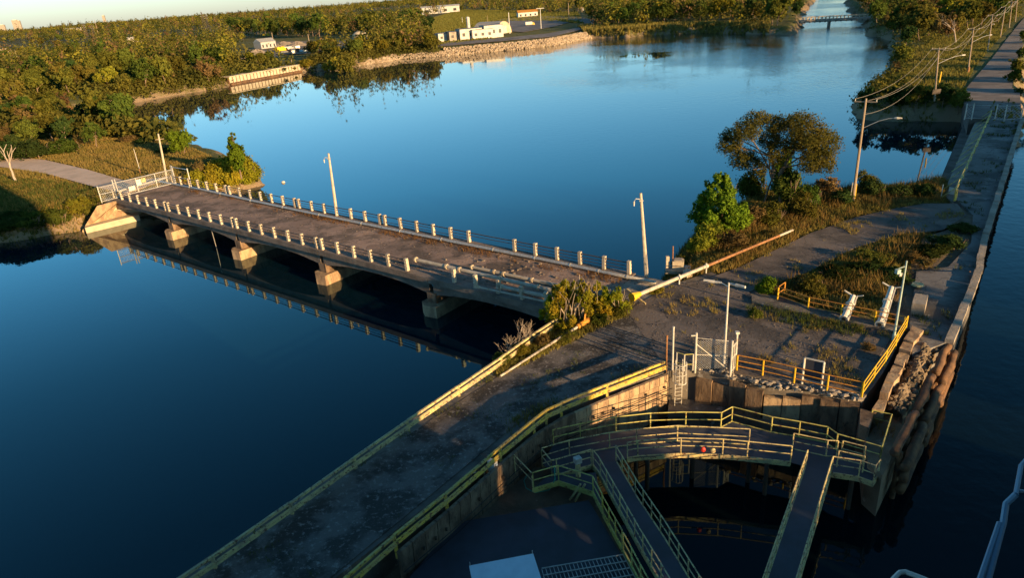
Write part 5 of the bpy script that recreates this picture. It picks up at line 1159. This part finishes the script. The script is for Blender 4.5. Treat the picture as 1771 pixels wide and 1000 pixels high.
def undergrowth(name, N_, Rr, Tr, cond, hmin, hmax, m_, seed, label, mt, leaf=.55):
    rng = np.random.default_rng(seed); R = Rr[0]*np.exp(rng.random(N_)*math.log(Rr[1]/Rr[0])); T = np.radians(rng.uniform(Tr[0], Tr[1], N_)); X = R*np.sin(T); Y = R*np.cos(T)
    D = landdist(X, Y); ok = (D > .4) & cond(X, Y, R)
    for c_ in CLR[1:]: ok &= sdist(X, Y, np.array(c_)) < -1
    for rd in (roadr, roadd): ok &= sdist(X, Y, rd) < -3
    X, Y, R, D = X[ok], Y[ok], R[ok], D[ok]; Z = hfun(X[None], Y[None])[0]; n = len(X)
    h = rng.uniform(hmin, hmax, n)*np.clip(.7+D/12, .7, 1); w = h*rng.uniform(1.0, 1.7, n)
    d = rng.normal(size=(n, m_, 3)); d /= np.linalg.norm(d, axis=2, keepdims=True); d[:, :, 2] = np.abs(d[:, :, 2])
    P = np.stack([X, Y, Z], -1)[:, None]+d*np.stack([w/2, w/2, h*.85], -1)[:, None]*rng.uniform(.55, 1.05, (n, m_, 1))
    v = leaf_quads(P.reshape(-1, 3), np.repeat(leaf*np.clip(h/4, .6, 1.4), m_)[:, None], rng, d.reshape(-1, 3)); f = np.arange(len(v)).reshape(-1, 4)
    o = npmesh(name, v, f, mt); fattr(o, 'lr', np.repeat(np.repeat(rng.random(n)*.7, m_)+rng.random(n*m_)*.3, 4)); stuff(o, label, 'undergrowth'); print('UG', n, len(f))
L_UG = leafmat('leaf_undergrowth', (.045, .052, .013), (.14, .115, .025), sc=.05)
undergrowth('undergrowth', 12000, (150, 520), (-44, 3), lambda X, Y, R: (R > 175) | (X < -125), 2, 7, 34, 5, 'dense scrub and bushes filling the woods of the left shore', L_UG, .55)
undergrowth('shore_scrub', 26000, (150, 520), (-40, 2), lambda X, Y, R: ((R > 185) | (X < -135)) & (landdist(X, Y) < 24) & (sdist(X, Y, np.array([W(385, 175), W(385, 120), W(535, 100), W(535, 140)])) < 0), 2, 6, 34, 15, 'scrub overhanging the water along the left and far shore', L_UG, .5)
undergrowth('undergrowth', 2600, (140, 560), (24, 40), lambda X, Y, R: (sdist(X, Y, np.array([A(1560, 195), A(1655, 172), A(1700, 110), A(1745, 52), A(1700, 50), A(1640, 62), A(1570, 90), A(1560, 150)])) < 0) & (X < 1500), 1.5, 4, 40, 6, 'dense scrub along the right bank and its woods', L_UG, .45)
# --- grass and weeds
def grass(name, poly, dens, hh, m, seed, label, ww=.05, blades=5, avoid=(), zfun=None, cat='grass', prob=None):
    rng = np.random.default_rng(seed); P = np.array(poly); lo, hi = P.min(0), P.max(0); n = int(dens*(hi-lo).prod())
    X = rng.uniform(lo[0], hi[0], n); Y = rng.uniform(lo[1], hi[1], n); ok = sdist(X, Y, P) > 0
    for a in avoid: ok &= sdist(X, Y, np.array(a)) < -.1
    X, Y = X[ok], Y[ok]
    pn = vnoise(X, Y, .45, seed+5)*.6+vnoise(X, Y, 1.7, seed+6)*.4
    if prob: ok = pn > prob; X, Y, pn = X[ok], Y[ok], pn[ok]
    Z = hfun(X[None], Y[None])[0] if zfun is None else np.full(X.shape, zfun); n = len(X)
    C_ = np.repeat(np.stack([X, Y, Z-.03], -1), blades, 0); k = len(C_); a = rng.uniform(0, 6.283, k)
    base = C_+np.stack([np.cos(a), np.sin(a), 0*a], -1)*rng.uniform(0, .16, (k, 1)); H_ = rng.uniform(.5, 1.2, k)*hh*np.repeat(.5+pn, blades)
    side = np.stack([-np.sin(a), np.cos(a), 0*a], -1)*ww*rng.uniform(.6, 1.4, (k, 1))
    tip = base+np.stack([np.cos(a)*H_*.45, np.sin(a)*H_*.45, H_], -1)
    v = np.stack([base-side, base+side, tip], 1).reshape(-1, 3); f = np.arange(len(v)).reshape(-1, 3)
    o = npmesh(name, v, f, m); fattr(o, 'lr', np.repeat(rng.random(k)*.5+np.repeat(rng.random(n), blades)*.5, 3)); stuff(o, label, cat); return len(f)
G_DRY = leafmat('grass_dry', (.12, .125, .025), (.27, .21, .06), sc=.25); G_GRN = leafmat('grass_green', (.045, .07, .015), (.11, .12, .03), sc=.3); G_ORG = leafmat('grass_russet', (.15, .10, .03), (.28, .18, .06), sc=.4)
rl = [p[:2] for p in road_l]; asp = [tuple(p) for p in asph]; pz = [tuple(p) for p in plaza_poly]; dk = [tuple(p) for p in dock_poly]
g = 0
g += grass('field_grass', [(-150, 95), A(-20, 440), A(215, 345), A(300, 312), A(330, 318), A(460, 330), A(440, 300), A(330, 255), A(200, 236), A(0, 230), (-150, 140)], 7, .5, G_DRY, 1, 'dry golden green grass field around the approach road', .07, 4, (rl,))
g += grass('bank_grass', [(-95, 94), A(60, 410), A(160, 385), A(205, 350), A(150, 320), A(-30, 300), (-110, 110)], 5, .7, G_GRN, 2, 'taller green weeds on the shaded left bank', .07, 4, (rl,))
g += grass('roadside_weeds', land_pen, 14, .5, G_DRY, 3, 'dry weeds and grass covering the verges of the point', .04, 5, (asp, pz, dk))
g += grass('tall_weeds', land_pen, 5, .9, G_ORG, 4, 'tall russet weeds among the shrubs of the point', .04, 5, (asp, pz, dk), prob=.5)
g += grass('causeway_weeds', [A(860, 655), A(1075, 550), A(1100, 520), A(1000, 535), A(940, 575), A(850, 640)], 40, .45, G_DRY, 5, 'weeds growing between the left guard rail and the causeway road', .03, 5, zfun=.0)
g += grass('causeway_weeds', [A(340, 1000), A(880, 640), A(850, 645), A(312, 1000)], 22, .22, G_GRN, 6, 'sparse short weeds along the foot of the left guard rail', .02, 4, zfun=.0, prob=.45)
g += grass('causeway_weeds', [A(1148, 640), A(1100, 655), A(950, 712), A(880, 755), A(870, 735), A(950, 690), A(1100, 640)], 26, .35, G_DRY, 7, 'sparse weeds along the inside of the right guard rail', .02, 4, zfun=.0, prob=.5)
g += grass('plaza_weeds', [A(1210, 630), A(1300, 640), A(1480, 672), A(1490, 655), A(1300, 612), A(1215, 600)], 20, .4, G_DRY, 8, 'weeds sprouting behind the orange front railing of the plaza', .02, 4, zfun=.0, prob=.52)
g += grass('plaza_weeds', [A(1290, 545), A(1400, 570), A(1540, 592), A(1545, 578), A(1400, 546), A(1290, 520)], 26, .4, G_GRN, 9, 'line of weeds in the joint below the rear railing', .02, 4, zfun=.0, prob=.5)
g += grass('deck_weeds', [BP(S0+8, 50.6)[:2], BP(S1, 50.6)[:2], BP(S1, 52.3)[:2], BP(S0+8, 52.3)[:2]], 16, .3, G_ORG, 10, 'dry weeds growing along the far kerb of the bridge deck', .02, 4, zfun=.0, prob=.55)
g += grass('deck_weeds', [BP(S0+8, 44.0)[:2], BP(S1, 44.0)[:2], BP(S1, 45.1)[:2], BP(S0+8, 45.1)[:2]], 12, .2, G_ORG, 11, 'sparse dry weeds along the near kerb of the bridge deck', .02, 4, zfun=.0, prob=.6)
g += grass('strip_grass', [A(1560, 190), A(1655, 168), A(1690, 110), A(1740, 52), A(1700, 50), A(1640, 62), A(1560, 90), A(1545, 150)], 2.2, .7, G_DRY, 12, 'sunlit yellow green grass strip between the canal road and the right bank', .12, 4)
g += grass('shore_reeds', [W(1010, 66), W(1083, 64), W(1200, 57), W(1330, 59), W(1330, 52), W(1100, 52), W(1000, 55)], .8, 2.2, G_DRY, 13, 'reeds and golden scrub along the far shore', .35, 5)
g += grass('plaza_weeds', asp, 22, .28, G_DRY, 16, 'patchy low weeds breaking through the plaza and road asphalt', .022, 4, zfun=.0, prob=.69)
g += grass('dock_weeds', dk, 10, .3, G_GRN, 17, 'weeds growing in patches on the dock pavement', .03, 4, zfun=.0, prob=.72)
g += grass('causeway_weeds', [A(340, 1000), A(880, 642), A(1075, 548), A(1150, 636), A(945, 706), A(572, 1000)], 14, .14, G_GRN, 18, 'low weeds in patches on the gravel causeway road', .02, 4, zfun=.0, prob=.66)
g += grass('pier_weeds', [A(1505, 730), A(1545, 740), A(1585, 640), A(1560, 640)], 14, .4, G_ORG, 14, 'dry weeds on the broken pier end', .02, 4, zfun=-.9, prob=.5)
g += grass('shed_field', [W(720, 44), W(755, 90), W(1015, 62), W(1000, 26), W(800, 20)], .35, .9, G_DRY, 21, 'dry grass field around the far shore sheds', .5, 4, ([tuple(A(*q)) for q in ((850, 66), (905, 68), (1000, 60), (1012, 40), (940, 36), (880, 36))],))
print('GRASS', g)
# ------------------------------------------------------------ far shore: buildings, yard, rocks
# riprap
rocks = MB(); rr2 = random.Random(44)
def rockline(pts, n, w, s0, s1, zt):
    P = [V(p[0], p[1], 0) for p in pts]; al_ = along(P, n)
    for i in range(n):
        a, e = al_[i], al_[i+1]; d = (e-a).normalized(); nn = V(-d.y, d.x, 0)
        for k in range(5):
            q = a.lerp(e, rr2.random())+nn*rr2.uniform(-.5, w); t = min(1, max(0, ((q-a).dot(nn)+.5)/w)); s = rr2.uniform(s0, s1)
            rocks.blob((q.x, q.y, WL+t*zt+rr2.uniform(-.1, .3)), (s, s*rr2.uniform(.6, 1), s*.7), 5, 3, .35, rr2, rr2.uniform(0, 3))
rockline(farshore[10:13], 150, 2.0, .35, .8, 2.0)
rockline(farshore[12:16], 300, 4.0, .4, 1.0, 3.6)
rockline([W(519, 124), W(554, 122), W(633, 112), W(694, 102)], 110, 4, .3, .7, 2.5)
stuff(rocks.build('riprap', M['rock']), 'pale orange riprap boulders lining the far shore below the shore road', 'rocks')
# near left bank has small wall of pale stones
# shore road and yards
sheet('shore_road', [W(700, 92), W(880, 76), W(950, 69), W(1000, 58), W(1012, 48), W(985, 42), W(940, 38), W(905, 40), W(905, 33), W(960, 34), W(1000, 36), W(1030, 44), W(1020, 58), W(960, 75), W(885, 82), W(700, 98)], .35, M['farroad'])
sheet('yard_apron', [W(860, 62), W(905, 66), W(960, 55), W(985, 47), W(940, 38), W(880, 38), W(850, 42)], .30, M['farroad'])
sheet('works_yard', [W(430, 96), W(470, 106), W(540, 104), W(640, 90), W(620, 78), W(470, 80)], .3, M['dirt'])
def gz(px, py): p = at(px, py, -1); p.z = max(groundz(p.x, p.y), -.2); return p
def bx(root, name, c, sz, rz, mt, z0): return MB().box((c.x, c.y, z0+sz[2]/2), sz, rz).build(name, mt, root)
# quonset hut
p = gz(852, 60); q = thing('arched_shed', p, 'pale arched metal shed with rounded roof behind the white sheds on the far shore', 'shed')
ax = (gz(885, 50)-gz(840, 56)); ax.z = 0; ax.normalize(); ay = V(-ax.y, ax.x, 0)
m = MB(); R_ = 8.5; L_ = 22; vs_ = []; n = 14
for e in (-.5, .5):
    for k in range(n+1): t = math.pi*k/n; vs_.append(p+ax*(R_*math.cos(t))+ay*(L_*e)+V(0, 0, R_*.95*math.sin(t)))
m.add(vs_, [(i, i+1, n+2+i, n+1+i) for i in range(n)]); m.build('vault', M['pipewhite'], q, smooth=True)
m = MB(); m.add([v+ay*.3 for v in vs_[:n+1]], [tuple(range(n+1))]); m.add([v-ay*.3 for v in vs_[n+1:]], [tuple(range(n+1))]); m.build('end_wall', M['sand'], q)
c = p-ay*(L_/2+.1); MB().bar(c-ax*2.5+V(0, 0, 2.5), c+ax*2.5+V(0, 0, 2.5), .3, 5).build('door', M['shedwhite'], q)
for i in range(5): c = p+ay*(-L_/2+1+i*5); 
# low white sheds
def shed(px, py, L_, w, h, lb, mt='shedwhite', roof='slab', rz=None, nwin=3):
    p = gz(px, py); d = V(.93, .36, 0).normalized() if rz is None else V(math.cos(rz), math.sin(rz), 0); nn = V(-d.y, d.x, 0); a_ = math.atan2(d.y, d.x)
    o = thing('shed', p, lb, 'shed'); c = p+nn*w/2
    MB().box((c.x, c.y, p.z+h/2), (L_, w, h), a_).build('walls', M[mt], o); MB().box((c.x, c.y, p.z+h+.12), (L_+.5, w+.5, .2), a_).build('roof', M[roof], o)
    for k in range(nwin):
        cc = p+d*(L_*((k+.5)/nwin-.5))-nn*.05; MB().box((cc.x, cc.y, p.z+h*.5), (L_*.12, .15, h*.3), a_).build('window', M['black'], o)
    return o
shed(776, 73, 13, 8, 4.8, 'small white flat roofed shed leftmost of the far shore group')
shed(795, 72, 13, 8, 5.4, 'brown timber shed between the white sheds', 'concrete')
shed(816, 70.5, 15, 9, 6.6, 'white flat roofed shed with small tower beside the brown shed')
shed(836, 69, 14, 9, 5.6, 'white shed in the middle of the far shore row')
shed(855, 67, 13, 9, 7.5, 'tallest white shed at the right end of the row beside the arched one')
p = gz(812, 66); o = thing('silo', p, 'small white cylindrical silo among the far shore sheds', 'silo'); MB().tube(p, p+V(0, 0, 12), 1.2, n=12).build('body', M['shedwhite'], o); MB().tube(p+V(0, 0, 12), p+V(0, 0, 13), 1.6, .5, 12).build('cap', M['white'], o)
# warehouse and other far buildings
def barn(px, py, L_, w, h, lb, mt, rz=.1, roof='galv', ridge=2.5, cat='building', name='warehouse'):
    p = gz(px, py); o = thing(name, p, lb, cat); d = V(math.cos(rz), math.sin(rz), 0); nn = V(-d.y, d.x, 0)
    MB().box((p.x, p.y, p.z+h/2), (L_, w, h), rz).build('walls', M[mt], o)
    m = MB(); vs_ = []
    for s in (-.52, .52): vs_ += [p+d*L_*s-nn*w*.53+V(0, 0, h), p+d*L_*s+V(0, 0, h+ridge), p+d*L_*s+nn*w*.53+V(0, 0, h)]
    m.add(vs_, [(0, 3, 4, 1), (1, 4, 5, 2), (0, 1, 2), (3, 5, 4), (0, 2, 5, 3)]).build('roof', M[roof], o)
    for k in range(4):
        c = p+d*(L_*((k+.5)/4-.5))-nn*(w/2+.05); MB().box((c.x, c.y, p.z+h*.45), (L_*.08, .2, h*.4), rz).build('window', M['black'], o)
    return o
barn(762, 24, 70, 25, 11, 'long pale warehouse beyond the trees behind the far shore sheds', 'shedwhite', .15, 'shedwhite')
barn(975, 8, 40, 16, 13, 'red brick building with white stripes beyond the shore road', 'rust', .2, 'slab')
barn(912, 30, 22, 14, 5, 'orange roofed canopy building by the far road bend', 'white', .1, 'orange')
barn(460, 86, 13, 9, 5, 'grey gabled shed standing in the works yard', 'galv', .9, 'galv')
barn(130, 62, 40, 14, 6, 'low pale building half hidden in the woods at far left', 'concrete_pale', .2, 'white')
barn(232, 76, 18, 10, 5, 'small cream building between trees of the left wood', 'concrete_pale', .3, 'white')
barn(180, 45, 40, 12, 6, 'faint white farm building on the plain at the far left', 'white', .3, 'white')
o = thing('dome_tank', gz(626, 84), 'pinkish domed tank beside the works yard trees', 'tank'); p = o.location
MB().tube(p, p+V(0, 0, 7), 5, n=18).build('body', M['sand'], o); MB().blob((p.x, p.y, p.z+7), (5, 5, 3), 18, 8, 0).build('dome', M['concrete_pale'], o, smooth=True)
def heap(px, py, rx, ry, h, mt, lb, seed):
    r = random.Random(seed); p = gz(px, py); m = MB(); n = 26; vs_ = [(p.x, p.y, p.z+h)]; fs = []
    for j in range(1, 7):
        for k in range(n): t = 2*math.pi*k/n; f_ = j/6; vs_.append((p.x+rx*f_*math.cos(t)*(1+r.uniform(-.08, .08)), p.y+ry*f_*math.sin(t)*(1+r.uniform(-.08, .08)), p.z+h*(1-f_)**.85*(1+r.uniform(-.12, .12))-.2*f_))
    for k in range(n): fs.append((0, 1+k, 1+(k+1) % n))
    for j in range(5):
        for k in range(n): a = 1+j*n+k; b_ = 1+j*n+(k+1) % n; fs.append((a, a+n, b_+n, b_))
    o = m.add(vs_, fs).build('gravel_heap', M[mt], off=tuple(p)); tag(o, lb, 'heap')
heap(12, 100, 26, 16, 9, 'sand', 'big pale sand heap at the left picture edge', 1); heap(-30, 98, 30, 16, 10, 'sand', 'sand heap cut by the left picture edge behind the big one', 6)
heap(447, 104, 13, 9, 5.5, 'gravelheap', 'pale gravel heap at the front of the works yard', 2); heap(492, 82, 12, 8, 4, 'gravelheap', 'brown gravel heap behind the grey gabled shed', 3); heap(560, 80, 14, 9, 4.5, 'gravelheap', 'long brown soil heap at the back of the works yard', 4); heap(515, 82, 10, 8, 4, 'gravelheap', 'reddish heap between the other yard heaps', 5)
# quay wall of concrete panels
qa, qb = at(396, 147, WL), at(519, 124, WL); o = thing('quay_wall', (qa+qb)/2, 'sunlit concrete quay wall of upright panels on the far left shore', 'wall'); n = 22; d = (qb-qa).normalized(); nn = V(d.y, -d.x, 0)
for i in range(n):
    a = qa.lerp(qb, i/n)+d*.25; e = qa.lerp(qb, (i+1)/n)-d*.25; MB().prism([(a+nn*.8)[:2], (e+nn*.8)[:2], (e-nn*1.2)[:2], (a-nn*1.2)[:2]], WL+.9, WL+3.4).build('panel', M['concrete_pale'], o)
    a = a+d*.1; MB().prism([(a+nn*.6-d*.5)[:2], (a+nn*.6+d*.1)[:2], (a-nn*1+d*.1)[:2], (a-nn*1-d*.5)[:2]], -6, WL+3.2).build('pile', M['timber'], o)
MB().prism([(qa+nn*1.4)[:2], (qb+nn*1.4)[:2], (qb-nn*6)[:2], (qa-nn*6)[:2]], WL+3.41, WL+3.7).build('cap', M['concrete_pale'], o)
MB().prism([(qa+nn*1.6)[:2], (qb+nn*1.6)[:2], (qb+nn*.9)[:2], (qa+nn*.9)[:2]], WL-.5, WL+.7).build('waling', M['timber'], o)
# vehicles and machines
def truckish(px, py, L_, w, h, rz, body, cab, lb, name='truck', cat='truck'):
    p = gz(px, py); o = thing(name, p, lb, cat); d = V(math.cos(rz), math.sin(rz), 0); z = p.z
    c = p-d*L_*.1; MB().box((c.x, c.y, z+.9+h/2), (L_*.72, w, h), rz).build('body', M[body], o)
    c = p+d*L_*.38; MB().box((c.x, c.y, z+.7+h*.35), (L_*.22, w*.95, h*.8), rz).build('cab', M[cab], o); c2 = c+d*L_*.06; MB().box((c2.x, c2.y, z+.7+h*.55), (L_*.12, w*.97, h*.25), rz).build('window', M['black'], o)
    s = V(-d.y, d.x, 0)
    for t in (-.35, -.2, .33):
        for k in (-1, 1): q = p+d*L_*t+s*w*.5*k; MB().tube(q+V(0, 0, .5)-s*.15, q+V(0, 0, .5)+s*.15, .5, n=10).build('wheel', M['black'], o)
    return o
truckish(86, 182, 5.5, 2, 1.2, 2.6, 'red', 'red', 'dark red pickup truck parked among the trees on the left shore', 'pickup_truck')
truckish(268, 116, 11, 2.6, 2.2, .2, 'white', 'bluewhite', 'blue white trailer truck half hidden in the left wood')
truckish(258, 84, 10, 2.6, 2.6, .1, 'brightyellow', 'orange', 'yellow bus leftmost in the depot within the left wood', 'bus', 'bus'); truckish(270, 83, 9, 2.6, 2.6, .3, 'brightyellow', 'brightyellow', 'second yellow bus in the depot, right of the leftmost', 'bus', 'bus')
truckish(348, 77, 11, 2.6, 2.6, .1, 'orange', 'brightyellow', 'orange yellow bus standing apart between the trees', 'bus', 'bus'); truckish(385, 74, 9, 2.6, 2.4, .5, 'orange', 'orange', 'small orange vehicle at the right end of the depot', 'van', 'van')
truckish(463, 64, 11, 3, 2.6, .1, 'brightyellow', 'brightyellow', 'yellow dump truck behind the grey gabled shed'); truckish(487, 92, 8, 3, 2.6, .9, 'brightyellow', 'brightyellow', 'yellow loader in the works yard', 'loader', 'loader')
truckish(500, 90, 9, 2.5, 2, .2, 'white', 'white', 'white truck in the clutter of the works yard'); truckish(870, 56, 6, 2.2, 1.8, 1.2, 'black', 'black', 'dark van parked beside the tallest white shed', 'van', 'van')
truckish(916, 46, 8, 3, 2.2, .2, 'white', 'brightyellow', 'yellow and white machine on the apron right of the arched shed', 'machine', 'machine')
for i in range(14):
    r = random.Random(200+i); p = gz(490+r.uniform(0, 45), 86+r.uniform(0, 9)); mt = r.choice(['steel', 'white', 'rust', 'bluewhite', 'galv'])
    o = thing('scrap_container', p, 'cluttered scrap box in the works yard', 'container', 'scrap clutter of the works yard'); s = (r.uniform(2, 5), 2.2, r.uniform(1.2, 2.6))
    MB().box((p.x, p.y, p.z+s[2]/2), s, r.uniform(0, 3)).build('box', M[mt], o); MB().box((p.x, p.y, p.z+s[2]+.1), (s[0]*.6, 1.2, .3), r.uniform(0, 3)).build('lid', M['steel'], o)
# poles, lamps and pylons on the far shore
def fpole(px, py, yt, lb, r=.28, mt='wood', head=None, name='far_pole'):
    p = gz(px, py); h = hgt(px, py, yt, p.z) if yt > -40 else 12; o = thing(name, p, lb, 'pole'); MB().tube(p, p+V(0, 0, h), r, r*.7, 6).build('pole', M[mt], o)
    if head == 'T': MB().bar(p+V(-2.8, 0, h), p+V(2.8, 0, h), .5, .35).build('lamp_bar', M['white'], o)
    if head == 'X': MB().bar(p+V(-1.4, 0, h-1), p+V(1.4, 0, h-1), .3, .3).build('crossarm', M['wood'], o); MB().tube(p+V(1, 0, h-3), p+V(1, 0, h-1.4), .5, n=8).build('transformer', M['white'], o)
for a in ((882, 60, 22, 'pale pole right of the arched shed', .35, 'white'), (844, 45, 27, 'thin pole behind the arched shed', .2, 'wood'), (936, 52, 15, 'double armed lamp pole at the far road bend', .3, 'white', 'T'), (984, 38, 5, 'wooden pole beside the brick building', .3), (1007, 37, 12, 'utility pole with white transformer on the far shore', .3, 'wood', 'X'),
          (475, 83, 57, 'pole by the grey gabled shed', .3), (537, 85, 60, 'pole at the back of the works yard', .3), (648, 62, 45, 'pale pole in front of the tall wood', .3, 'white'), (800, 40, 30, 'thin pole on the field behind the sheds', .25, 'white'), (173, 68, 33, 'tall mast above the left wood', .4), (505, 110, 100, 'short leaning post above the quay wall', .2)):
    fpole(*a)
def pylon(px, py, yt, lb):
    p = gz(px, py); h = hgt(px, py, yt, p.z); o = thing('lattice_pylon', p, lb, 'pylon'); w = h*.09
    for a, b_ in ((-1, -1), (1, -1), (1, 1), (-1, 1)): MB().tube(p+V(a*w, b_*w, 0), p+V(a*.3, b_*.3, h), .28, .18, 4).build('leg', M['steel'], o)
    for k in range(7): z0, z1 = h*k/7, h*(k+1)/7; w0, w1 = w*(1-k/7), w*(1-(k+1)/7); MB().tube(p+V(-w0, -w0, z0), p+V(w1, -w1, z1), .1, n=4).build('lattice', M['steel'], o); MB().tube(p+V(w0, -w0, z0), p+V(-w1, -w1, z1), .1, n=4).build('lattice', M['steel'], o)
    for z in (.78, .9): MB().bar(p+V(-h*.13, 0, h*z), p+V(h*.13, 0, h*z), .35, .35).build('crossarm', M['galv'], o)
pylon(152, 70, 40, 'thin lattice pylon left above the woods'); pylon(167, 72, 42, 'lattice pylon second from the left above the woods'); pylon(356, 55, 20, 'tall lattice pylon right of the golden tree'); pylon(362, 55, 24, 'shorter lattice pylon next to the tall one')
for px, py, yt, w, lb in ((33, 58, 44, 55, 'white tower block on the horizon at far left'), (38, 58, 45, 40, 'second white tower block on the horizon'), (8, 60, 51, 60, 'low white block on the horizon at the left edge'), (184, 46, 34, 25, 'faint white block on the horizon right of the mast')):
    p = at(px, py, 0)*1.0
    d_ = V(p.x, p.y, 0).normalized()*5200; o = thing('tower_block', (d_.x, d_.y, 10), lb, 'building'); hh = 25+(py-yt)*4.2
    MB().box((d_.x, d_.y, hh/2), (w*.55, 20, hh), .3).build('walls', M['concrete'], o); MB().box((d_.x, d_.y, hh+1.5), (w*.3, 12, 3), .3).build('roof_house', M['white'], o)
# far road bridge over the channel
a, e = at(1384, 36, -.5), at(1520, 29.5, -.5); a.z = e.z = 0; o = thing('far_bridge', (a+e)/2, 'low concrete road bridge with rails crossing the channel far away', 'bridge')
MB().bar(a+V(0, 0, -.6), e+V(0, 0, -.6), 9, 1.3).build('deck', M['concrete'], o)
d = (e-a).normalized(); nn = V(-d.y, d.x, 0); Lb = (e-a).length
for s in (-4.3, 4.3):
    MB().bar(a+nn*s+V(0, 0, 1.3), e+nn*s+V(0, 0, 1.3), .25, .3).build('rail', M['concrete_pale'], o)
    for i in range(22): p = a.lerp(e, i/21)+nn*s; MB().bar(p, p+V(0, 0, 1.3), .35, .35).build('rail_post', M['concrete_pale'], o)
for i in range(16): p = a.lerp(e, i/15)-nn*4.6; MB().box((p.x, p.y, -1.0), (.6, .5, .8), 0).build('bracket', M['concrete_dark'], o)
for t in (.38,):
    for s in (-3, 0, 3): p = a.lerp(e, t)+nn*s; MB().tube(V(p.x, p.y, -7), V(p.x, p.y, -1), .8, n=8).build('pier', M['concrete'], o)
# quiet details: litter on causeway, rubble on plaza
def roadpt(r):
    u_ = r.random(); a = at(330+620*u_, 1000-390*u_); b_ = at(585+560*u_, 1000-350*u_); return a.lerp(b_, r.random())
stuff(scatter_bits('road_gravel', roadpt, 1600, M['gravelroad'], (.012, .045), None, 5), 'loose gravel scattered over the causeway road', 'gravel')
def plpt(r):
    return at(r.uniform(1120, 1540), r.uniform(480, 650))
def plpt2(r):
    while True:
        p = plpt(r)
        if sdist(np.array([p.x]), np.array([p.y]), np.array(asp))[0] > .3: return p+V(0, 0, .02)
stuff(scatter_bits('plaza_gravel', plpt2, 700, M['asphalt'], (.02, .08), None, 6), 'crumbs of broken asphalt scattered over the plaza', 'gravel')
def endpt(r):
    s = r.gauss(-38, 5); c = r.gauss(48, 2.2); return BP(min(max(s, -58), -30), min(max(c, 44.5), 51.5), .0)
stuff(scatter_bits('broken_concrete', endpt, 70, M['girder'], (.06, .3), None, 7), 'broken concrete chunks lying at the right end of the bridge deck', 'rubble')
# ------------------------------------------------------------ across the canal and behind the viewer (outside the picture): casters added and sized for the foreground shade
nv = V(.717, .697, 0); lv = V(-.697, .717, 0)
def CT(c, t, z=0): p = nv*c+lv*t; return V(p.x, p.y, z)
tw = thing('lift_shade_tower', CT(-10, -22, WL), 'steel lift bridge tower behind the viewer', 'tower')  # unseen tower, built as a wide block to cast the near shadow
MB().prism([CT(-42, -28)[:2], CT(21.5, -28)[:2], CT(21.5, -18)[:2], CT(-42, -18)[:2]], WL-3, 62).build('shaft', M['steel'], tw)
MB().prism([CT(-44, -30)[:2], CT(22.5, -30)[:2], CT(22.5, -16)[:2], CT(-44, -16)[:2]], 62.1, 66).build('shade_tower_top', M['concrete'], tw)
for name, c0, c1, te, lb in (('tall_shade_block', 21.7, 30, 30, 'flat roofed operator building beside the tower'), ('low_shade_block', 30.2, 46, 8.0, 'long low shed on the canal bank beside the operator building')):  # unseen blocks added as shade casters, height set by where the shadow ends
    t0 = -45; h = (te-t0)*math.tan(SUN_EL); o = thing(name, CT((c0+c1)/2, t0, 0), lb, 'building')
    MB().prism([CT(c0, t0-8)[:2], CT(c1, t0-8)[:2], CT(c1, t0)[:2], CT(c0, t0)[:2]], -6, h-.4).build('walls', M['concrete'], o); MB().prism([CT(c0-.1, t0-8.3)[:2], CT(c1+.1, t0-8.3)[:2], CT(c1+.1, t0+.3)[:2], CT(c0-.1, t0+.3)[:2]], h-.39, h).build('roof', M['slab'], o)
rq = random.Random(77)
def shade(c, te, t0=-52, kind=None, w=1.0):  # adds an unseen tree, its height set by where its shadow ends
    h = (te-t0)*math.tan(SUN_EL)+.5; k = rq.choice([0, 1, 2, 8]) if kind is None else kind; p = CT(c, t0+rq.uniform(-4, 4)); base = {0: 12, 1: 13, 2: 11, 3: 12, 4: 15, 8: 12}[k]; s = h/(base*.95)
    plant(TP[k], p.x, p.y, -.3, s, 'tall tree on the opposite canal bank', 'tree', 'trees on the opposite canal bank')
shade(55, 16, w=.6, kind=4); shade(60, 22, kind=4)
for c in (76, 80, 84, 88, 92, 96): shade(c, 24+rq.uniform(-3, 3))
for c in (101, 106, 111, 116, 121, 126, 131): shade(c, 38+rq.uniform(-3, 6))
for c in (136, 141, 146, 152): shade(c, 66)
for c in (172, 188, 210, 226, 248, 275, 300, 330): shade(c, 70, kind=4)
